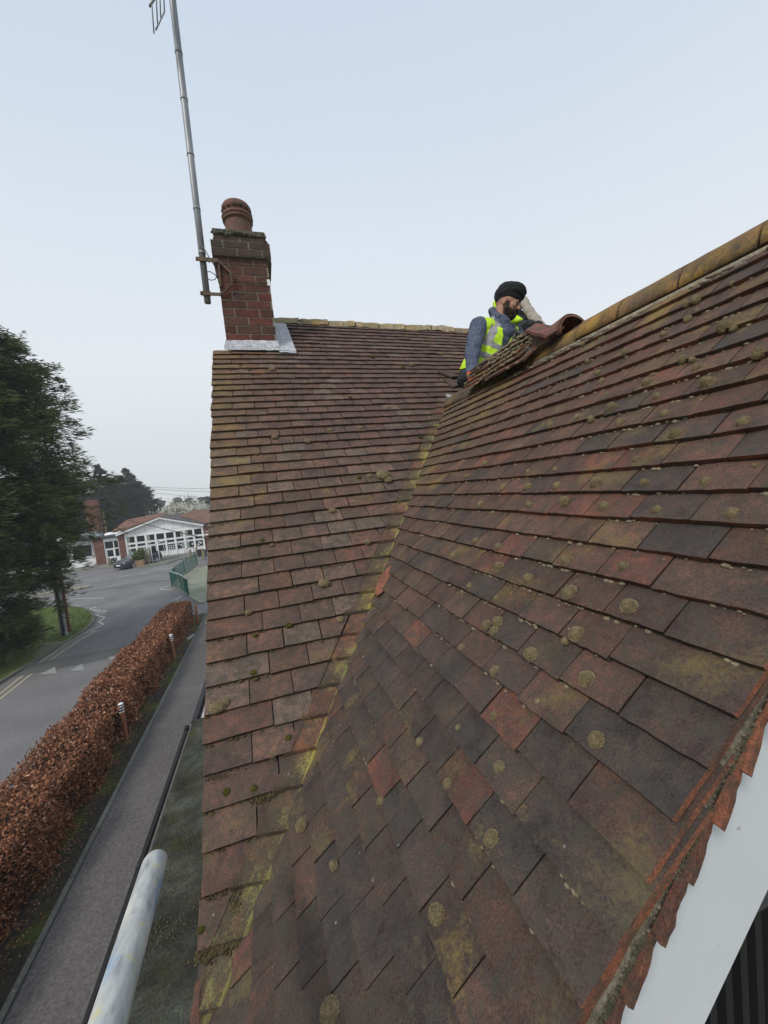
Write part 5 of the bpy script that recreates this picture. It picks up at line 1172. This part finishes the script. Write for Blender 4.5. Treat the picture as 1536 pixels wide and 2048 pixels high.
curt = simple('pale_curtain', (.20, .25, .22), (.30, .35, .31), 6, .9, 0)
for k in range(n_b):
    x0 = HX0+.08+k*bw+.075; x1 = x0+bw-.15
    for ri, (z0_, z1_) in enumerate(rows):
        zz0, zz1 = z0_, z1_
        mb = MB(); t = .035
        for a, b in (((x0, .055, zz0), (x1, .098, zz0+t)), ((x0, .055, zz1-t), (x1, .098, zz1)), ((x0, .055, zz0+t), (x0+t, .098, zz1-t)), ((x1-t, .055, zz0+t), (x1, .098, zz1-t))): mb.box(*bx(a, b))
        w_ = mb.build('window', hw, sch); mb = MB(); mb.box(*bx((x0+t, .085, zz0+t), (x1-t, .095, zz1-t))); mb.build('pane', glass, w_)
        if k in (0, 2, 6) or (k == 5 and ri != 1):
            mb = MB(); a = x0+t if k != 5 else x1-t-.3; 
            mb.box(*bx((a, .078, zz0+t), (a+.28, .084, zz1-t))); mb.build('curtain', curt, w_)
pap = simple('paper', (.55, .56, .58), (.70, .70, .70), 6, .8, 0)
for (k, dx, z0_, w_, h_) in [(4, .05+.22*i, .68+.2*j, .15, .11) for i in range(3) for j in range(3)]+[(5, .08, 1.1, .12, .18), (5, .3, .95, .14, .2), (6, .52, .9, .16, .22), (7, .12, .75, .22, .2), (7, .42, .9, .16, .24), (7, .25, 1.05, .14, .18), (1, .1, 1.1, .12, .16), (1, .5, 1.15, .12, .14)]:
    x = HX0+.08+k*bw+.12+dx; mb = MB(); mb.box(*bx((x, .070, z0_), (x+w_, .077, z0_+h_))); mb.build('poster', pap, sch)
x = HX0+.08+bw+.2; mb = MB(); mb.box(*bx((x, -.35, .55), (x+.52, -.30, 1.0))); mb.box(*bx((x+.04, -.33, .1), (x+.07, -.31, .55))); mb.box(*bx((x+.45, -.33, .1), (x+.48, -.31, .55)))
o = mb.build('sign_board', simple('bright_green', (.06, .50, .05), (.08, .58, .07), 3, .6, 0)); tag(o, 'bright green notice board in front of the school\'s second window bay', 'sign')
mb = MB()
for k in range(1, 9): x = HX0+.08+k*bw-.0; mb.box(*bx((x-.012, .093, .1), (x+.012, .0985, .60))); zt_ = zg(x); mb.box(*bx((x-.012, .093, 2.82), (x+.012, .0985, max(2.83, zt_-.12))))
mb.box(*bx((HX0, .094, 3.02), (HX1, .0982, 3.04))); mb.build('panel_joint', simple('joint_grey', (.30, .32, .34), (.34, .36, .38), 2, .7, 0), sch)
mb = MB()
def gb(x0, z0_, x1, z1_): 
    a = [(x0, z0_), (x1, z1_), (x1, z1_-.17), (x0, z0_-.17)]; mb.add([(SX+u, SY-.30, v) for u, v in a]+[(SX+u, SY-.22, v) for u, v in a], [(3, 2, 1, 0), (4, 5, 6, 7), (0, 1, 5, 4), (3, 7, 6, 2), (0, 4, 7, 3), (1, 2, 6, 5)])
gb(2.22, 3.10, 6.68, 4.50); gb(6.68, 4.50, 11.1, 3.08); mb.build('bargeboard', hw, sch)
mb = MB()
def rp(P, th=.08): 
    P = [Vector((SX+a, SY+b, c)) for a, b, c in P]; k = len(P); mb.add(P+[p-Vector((0, 0, th)) for p in P], [tuple(range(k)), tuple(range(k, 2*k))[::-1]]+[(i, i+k, (i+1) % k+k, (i+1) % k) for i in range(k)])
rp([(2.15, -.3, 3.16), (6.68, -.3, 4.56), (6.68, 9, 4.56), (2.15, 9, 3.16)]); rp([(6.68, -.3, 4.56), (11.2, -.3, 3.13), (11.2, 9, 3.13), (6.68, 9, 4.56)]); ro = mb.build('roof', roofg, sch)
mb = MB(); rp([(1.2, 1.8, 3.45), (2.3, 3.8, 4.55), (6.6, 3.8, 4.95), (6.6, 1.8, 4.52), (2.6, 1.8, 3.4)]); rp([(8.0, 4, 4.3), (9.2, 5.5, 4.85), (13, 5.5, 4.6), (13, 1, 3.2), (11.2, 1, 3.2)]); ro = mb.build('roof', roofm, sch); ro['label'] = 'red brown tiled roof behind the hall'
mb = MB(); mb.box(*bx((2.9, .26, 0), (11.0, 8.8, 3.05))); mb.build('hall_wall', sbrick, sch)
# brick house-like block at the right
rb = empty('brick_block', (SX+12.8, SY+.2, 0), 'low orange brick building with white door frame at the right end of the school', 'building')
mb = MB(); mb.box(*bx((11.0, .3, 0), (18, 6, 2.55))); mb.build('wall', obr, rb)
mb = MB(); rp([(10.95, .0, 2.6), (18, .0, 2.6), (18, 3, 3.7), (10.95, 3, 3.7)]); mb.build('roof', roofm, rb)
mb = MB(); mb.box(*bx((11.05, .27, 2.15), (13.8, .299, 2.32))); mb.box(*bx((11.05, .27, 1.88), (13.8, .299, 1.95))); mb.build('stone_band', simple('cream_band', (.55, .42, .36), (.62, .5, .42), 3, .8, 0), rb)
mb = MB(); mb.box(*bx((11.98, .2, 0), (12.08, .298, 1.85))); mb.box(*bx((12.08, .2, 1.75), (12.8, .298, 1.85))); mb.box(*bx((11.0, -.8, 1.86), (13.2, .298, 1.93))); mb.build('door_frame', hw, rb)
mb = MB(); mb.tube([(SX+11.42, SY+.22, 1.55), (SX+11.42, SY+.299, 1.55)], .12, 16); mb.build('wall_lamp', hw, rb)
# ------------------------------------------------------------------ car
def car():
    x, y = -14.15, 42.35; r = empty('parked_car', (x, y, .004), 'dark grey blue hatchback parked nose out beside the wooden planter', 'car', rz=0)
    fwd = Vector((-.57, -.82, 0)).normalized(); sdv = Vector((fwd.y*-1, fwd.x, 0)); 
    def C(a, b, c): return Vector((x, y, 0))+fwd*(-a)+sdv*b+Vector((0, 0, c))   # a: metres back from the nose
    paintm = simple('car_paint', (.055, .062, .078), (.075, .083, .10), 2, .25, 0, metal=.5); mb = MB()
    st_ = [(.0, .30, .62, .68), (.15, .20, .72, .80), (.9, .20, .90, .88), (1.25, .20, .96, .89), (2.4, .2, .98, .9), (3.6, .2, 1.0, .88), (4.1, .25, .98, .82), (4.25, .35, .80, .76)]
    ring = []; 
    for a, zb, ztop, hwid in st_:
        ring.append([C(a, s*hwid*k, zz) for s, k, zz in ((-1, .94, zb), (-1, 1, zb+.15), (-1, 1, ztop-.18), (-1, .90, ztop), (1, .90, ztop), (1, 1, ztop-.18), (1, 1, zb+.15), (1, .94, zb))])
    for i in range(len(ring)-1):
        for j in range(8):
            mb.add([ring[i][j], ring[i][(j+1) % 8], ring[i+1][(j+1) % 8], ring[i+1][j]], [(0, 1, 2, 3)[::-1]])
    mb.add(ring[0], [tuple(range(8))]); mb.add(ring[-1], [tuple(range(8))[::-1]])
    gh = [(1.25, .93, .78, .93), (1.95, 1.40, .60, 1.38), (3.3, 1.42, .58, 1.40), (4.0, .98, .74, .98)]
    rr = [[C(a, -w1, .92), C(a, -w1*.99, .96) if False else C(a, -w1, zt), C(a, w1, zt), C(a, w1, .92)] for a, zt, w1, _ in gh]
    for i in range(3): mb.add([rr[i][1], rr[i][2], rr[i+1][2], rr[i+1][1]], [(0, 1, 2, 3)]); 
    mb.build('body', paintm, r)
    mb = MB(); e_ = .012
    for i in range(3):
        for s in (0, 3):
            a, b = rr[i], rr[i+1]; t = 1 if s == 0 else 2; mb.add([a[s], b[s], b[t], a[t]], [(0, 1, 2, 3)])
    mb.build('side_window', glass, r)
    mb = MB(); n_ = Vector((0, 0, .008)); mb.add([rr[0][1].lerp(rr[0][2], .04)+n_+fwd*.01, rr[0][1].lerp(rr[0][2], .96)+n_+fwd*.01, rr[1][1].lerp(rr[1][2], .94)+n_+fwd*.01, rr[1][1].lerp(rr[1][2], .06)+n_+fwd*.01], [(0, 1, 2, 3)])
    mb.build('windscreen', simple('windscreen_glass', (.10, .13, .14), (.16, .19, .20), 2, .08, 0), r)
    def fbox(name, a, b0, b1, z0, z1, mt, d=.03):
        mb = MB(); P = [C(a, b, z) for b in (b0, b1) for z in (z0, z1)]; Q = [p+fwd*d for p in P]; mb.add(P+Q, [(0, 1, 3, 2), (4, 6, 7, 5)[::1], (0, 4, 5, 1), (2, 3, 7, 6), (0, 2, 6, 4), (1, 5, 7, 3)]); return mb.build(name, mt, r)
    lampm = simple('lamp_glass', (.35, .38, .40), (.5, .52, .55), 3, .15, 0)
    fbox('grille', .0, -.42, .42, .36, .60, M['black'], .015); fbox('number_plate', .0, -.26, .26, .40, .50, hw, .03)
    fbox('bumper', .0, -.62, .62, .19, .30, M['black'], .03)
    fbox('headlight', .08, -.74, -.46, .56, .68, lampm, .03); fbox('headlight', .08, .46, .74, .56, .68, lampm, .03)
    for a in (.85, 3.45):
        for s in (-1, 1):
            mb = MB(); mb.tube([C(a, s*.70, .31), C(a, s*.90, .31)], .31, 20); w_ = mb.build('wheel', M['black'], r); mb = MB(); mb.tube([C(a, s*.90, .31), C(a, s*.915, .31)], .2, 14); mb.build('rim', M['galv'], w_)
    for s in (-1, 1):
        mb = MB(); blob(mb, C(1.35, s*.98, 1.0), (.10, .10, .07), seg=2, bumpy=0); mb.build('mirror', paintm, r, smooth=True)
car()
# ------------------------------------------------------------------ things in front of the school
tim = simple('weathered_timber', (.22, .17, .11), (.33, .26, .17), 8, .9, .3, stretch=(.2, .2, 1)); tim2 = simple('planter_boards', (.27, .17, .10), (.36, .24, .15), 8, .9, .3)
pl = empty('planter', (-12.55, 43.05, .1), 'square wooden planter holding a green bush next to the parked car', 'planter')
mb = MB(); x, y = -12.55, 43.05
for k in range(3): mb.box((x-.42, y-.42, .1+k*.19), (x+.42, y+.42, .28+k*.19))
mb.build('box', tim2, pl)
def bushy(name, c, r, n, col, parent=None, leaf=.09, **k):
    R = np.random.default_rng(n); P = R.normal(0, 1, (n, 3)); P /= np.linalg.norm(P, axis=1)[:, None]; P *= (R.uniform(.35, 1, n)**.5)[:, None]*np.array(r)*(1+.25*np.sin(P[:, :1]*5+P[:, 2:]*7)); P += np.array(c)
    d = R.normal(0, 1, (n, 3)); d /= np.linalg.norm(d, axis=1)[:, None]; e_ = np.cross(d, R.normal(0, 1, (n, 3))); e_ /= np.linalg.norm(e_, axis=1)[:, None]; V = np.stack([P-d*leaf, P+e_*leaf*.45, P+d*leaf, P-e_*leaf*.45], 1).reshape(-1, 3)
    C = np.array(col)*R.uniform(.6, 1.5, (n, 1)); return np_mesh(name, V, np.arange(4*n).reshape(n, 4), needle, parent, np.concatenate([C, np.ones((n, 1))], 1))
bu = bushy('bush', (0, 0, 0), (.52, .5, .55), 900, (.09, .13, .035), None, .10); bu.location = (x, y, 1.15); tag(bu, 'green leafy bush growing in the wooden planter', 'bush')
bu = bushy('bush', (0, 0, 0), (.3, .3, .4), 350, (.05, .06, .03), None, .08); bu.location = (-15.9, 46.5, .5); tag(bu, 'small dark shrub by the school entrance behind the car', 'bush')
for (bx_, by_, hh, lab) in ((-13.12, 42.75, .95, 'short square timber post between the car and the planter'), (-11.85, 43.35, .9, 'short square timber post at the right of the planter'), (-16.35, 46.6, .8, 'short square timber post left of the parked car near the entrance')):
    mb = MB(); mb.box((-.09, -.09, 0), (.09, .09, hh)); mb.box((-.07, -.07, hh), (.07, .07, hh+.03)); o = mb.build('timber_post', tim); o.location = (bx_, by_, .08); tag(o, lab, 'post', 'timber posts before the school')
for (px, py, hh, lab) in ((383, 1122, 1.1, 'timber post between the two grey hoop stands'), (395, 1113, .95, 'timber post just left of the dark bins'), (407, 1117, 1.0, 'timber post right of the dark bins')):
    p_ = at_z(px, py, .1); mb = MB(); mb.box((-.09, -.09, 0), (.09, .09, hh)); mb.box((-.07, -.07, hh), (.07, .07, hh+.03)); o = mb.build('timber_post', tim); o.location = p_; tag(o, lab, 'post', 'timber posts before the school')
for px, lab in ((399.5, 'small dark bin left of the timber post by the brick block'), (410.5, 'small dark bin right of the timber post by the brick block')):
    p_ = at_z(px, 1112.5, .1); mb = MB(); mb.lathe([(.18, 0), (.24, .62), (.25, .66), (.20, .72), (.01, .74)], n=14); o = mb.build('bin', simple('dark_bin', (.02, .03, .028), (.03, .04, .038), 3, .6, 0), smooth=True); o.location = p_; tag(o, lab, 'bin', 'bins by the brick block')
for (x0, x1, yb_, lab) in ((373.5, 390.5, 1126, 'grey metal hoop stand in front of the right windows'),):
    a = at_z(373.5, 1127, .0); b = at_z(391, 1122, .0); mb = MB(); mb.tube([a, a+Vector((0, 0, 1.25)), a.lerp(b, .12)+Vector((0, 0, 1.42)), a.lerp(b, .88)+Vector((0, 0, 1.42)), b+Vector((0, 0, 1.25)), b], .035, 8)
    mb.tube([a+Vector((0, 0, .85)), b+Vector((0, 0, .85))], .025, 8); c = (a+b)/2; mb.v = [tuple(Vector(v)-c) for v in mb.v]; o = mb.build('hoop_stand', M['galv'], smooth=True); o.location = c; tag(o, lab, 'stand')
    
a = at_z(412, 1124, .0); b = at_z(420, 1122, 0); mb = MB(); mb.tube([a, a+Vector((0, 0, 1.1)), b+Vector((0, 0, 1.1)), b], .03, 8); mb.v = [tuple(Vector(v)-a) for v in mb.v]; o = mb.build('hoop_stand', M['galv'], smooth=True); o.location = a; tag(o, 'grey metal hoop stand beside the dark bins at the roof edge', 'stand')
# curved canopy shelter
sh = empty('cycle_shelter', (-11.3, 44.3, .1), 'small white framed shelter with a curved translucent roof', 'shelter')
clear, Nn, Ll, p = base_mat('cloudy_sheet', .3); p.inputs['Base Color'].default_value = (.62, .63, .52, 1); p.inputs['Transmission Weight'].default_value = .35
mb = MB(); x0, x1 = -12.5, -10.95; ya_, yb_ = 43.5, 45.6; prof = [(x0+.02, .75), (x0+.12, 1.15), (x0+.4, 1.5), (x0+.8, 1.78), (x0+1.2, 1.95), (x1+.1, 2.03)]
for i in range(len(prof)-1): (a, b), (c, d) = prof[i], prof[i+1]; mb.add([(a, ya_, b), (c, ya_, d), (c, yb_, d), (a, yb_, b)], [(0, 1, 2, 3)])
mb.add([(x0+.05, ya_, .35)]+[(a, ya_, b) for a, b in prof[:4]]+[(prof[3][0], ya_, .35)], [(0, 1, 2, 3, 4, 5)])
sh_p = mb.build('canopy', clear, sh); 
mb = MB()
for y in (ya_-.03, yb_+.03):
    mb.tube([(a, y, b) for a, b in prof], .03, 6); 
    for x in (x0+.05, x0+.95, x1+.05): mb.tube([(x, y, .1), (x, y, float(np.interp(x, [q[0] for q in prof], [q[1] for q in prof])))], .035, 6)
mb.tube([(x0+.05, ya_-.03, .35), (x1, ya_-.03, .35)], .02, 6); mb.build('frame', hw, sh, smooth=True)
# ------------------------------------------------------------------ wires and pole
up_ = at_y(206.5, 1024, 58); mb = MB(); mb.tube([(0, 0, 0), (0, 0, 6.1)], [.14, .10], 10); o = mb.build('telegraph_pole', simple('pole_timber', (.14, .11, .06), (.20, .16, .09), 5, .9, .2), smooth=True); o.location = (up_.x, 58, 0); tag(o, 'thin weathered telegraph pole standing before the dark conifers', 'pole')
def wire(p, q, sag, r, lab, n=30, grp=None):
    c = p; mb = MB(); pts = [p.lerp(q, i/n)-Vector((0, 0, sag*4*(i/n)*(1-i/n)))-c for i in range(n+1)]; mb.tube(pts, r, 5); o = mb.build('overhead_wire', simple('wire_black', (.03, .03, .03), (.05, .05, .05), 2, .6, 0)); o.location = c; tag(o, lab, 'wire', grp)
wire(at_y(152, 1003, 50), at_y(445, 1084, 9.), .25, .012, 'dark cable running from the tall school stack down across the white gable')
wire(at_y(255, 971, 90), at_y(520, 976, 90), .4, .035, 'highest of the thin power lines above the blossom tree', grp='power lines in the sky')
wire(at_y(255, 973.5, 90), at_y(520, 984, 90), .4, .035, 'middle thin power line above the blossom tree', grp='power lines in the sky')
wire(at_y(255, 978, 90), at_y(520, 1002, 90), .4, .03, 'lowest faint power line above the blossom tree', grp='power lines in the sky')
# ------------------------------------------------------------------ scaffold tube in front
tubem, Nn, Ll, p = base_mat('paint_splashed_tube', .55); g = Nn.new('ShaderNodeTexCoord'); mp = Nn.new('ShaderNodeMapping'); mp.inputs['Scale'].default_value = (1, .22, 1); Ll.new(g.outputs['Object'], mp.inputs[0]); co = mp.outputs[0]
n1 = nz(Nn, Ll, co, 42, 5, .65, .4); r1 = ramp(Nn, [(.30, (.22, .22, .22)), (.42, (.40, .41, .40)), (.55, (.50, .51, .48)), (.72, (.60, .60, .54))]); Ll.new(n1.outputs[0], r1.inputs[0])
n2 = nz(Nn, Ll, co, 26, 4, .6); r2 = ramp(Nn, [(.53, (0, 0, 0)), (.64, (1, 1, 1))]); Ll.new(n2.outputs[0], r2.inputs[0]); c = mixc(Nn, Ll, r1.outputs[0], (.20, .32, .50), r2.outputs[0])
n3 = nz(Nn, Ll, g.outputs['Object'], 31, 4, .6); r3 = ramp(Nn, [(.60, (0, 0, 0)), (.68, (1, 1, 1))]); Ll.new(n3.outputs[0], r3.inputs[0]); c = mixc(Nn, Ll, c, (.52, .50, .30), r3.outputs[0])
Ll.new(c, p.inputs['Base Color']); n4 = nz(Nn, Ll, co, 120, 4, .7); bump(Nn, Ll, n4.outputs[0], p, .6, .002)
a = at_d(309, 1728, .79); b = at_d(214, 2052, .50); d = (b-a).normalized(); e_ = b+d*.5; r0 = .0238
pts = [a, a.lerp(b, .01)]; mb = MB(); prof_t = [(-.014, .012), (-.012, .018), (-.007, .0225), (0, r0), (.02, r0)]
mb.tube([a+d*t-a for t, _ in prof_t]+[b-a, e_-a], [r for _, r in prof_t]+[r0, r0], 36)
o = mb.build('scaffold_tube', tubem, smooth=True); o.location = a; tag(o, 'pale scaffold tube splashed with white, blue and yellow paint in the lower left', 'scaffold tube')
# droppings on the tiles
mb = MB()
for px, py, r in ((928, 1729, .007), (931, 1735, .006), (926, 1724, .004)):
    p_ = onB(px, py)+Bt.Nn*.016; blob(mb, p_, (r*.8, r, .001), seg=2, bumpy=.5)
mb.build('bird_dropping', hw, wing_roof, smooth=True)

# ------------------------------------------------------------------ thin haze over the whole place
mb = MB(); mb.box((-130, -60, -1), (60, 140, 26)); hz = mb.build('haze', [])
hm = bpy.data.materials.new('haze_air'); hm.use_nodes = True; Nn = hm.node_tree.nodes; Nn.clear()
pv = Nn.new('ShaderNodeVolumePrincipled'); pv.inputs['Color'].default_value = (.90, .93, .96, 1); pv.inputs['Density'].default_value = .0014; ou = Nn.new('ShaderNodeOutputMaterial'); hm.node_tree.links.new(pv.outputs[0], ou.inputs['Volume'])
hz.data.materials.append(hm); hz['kind'] = 'stuff'
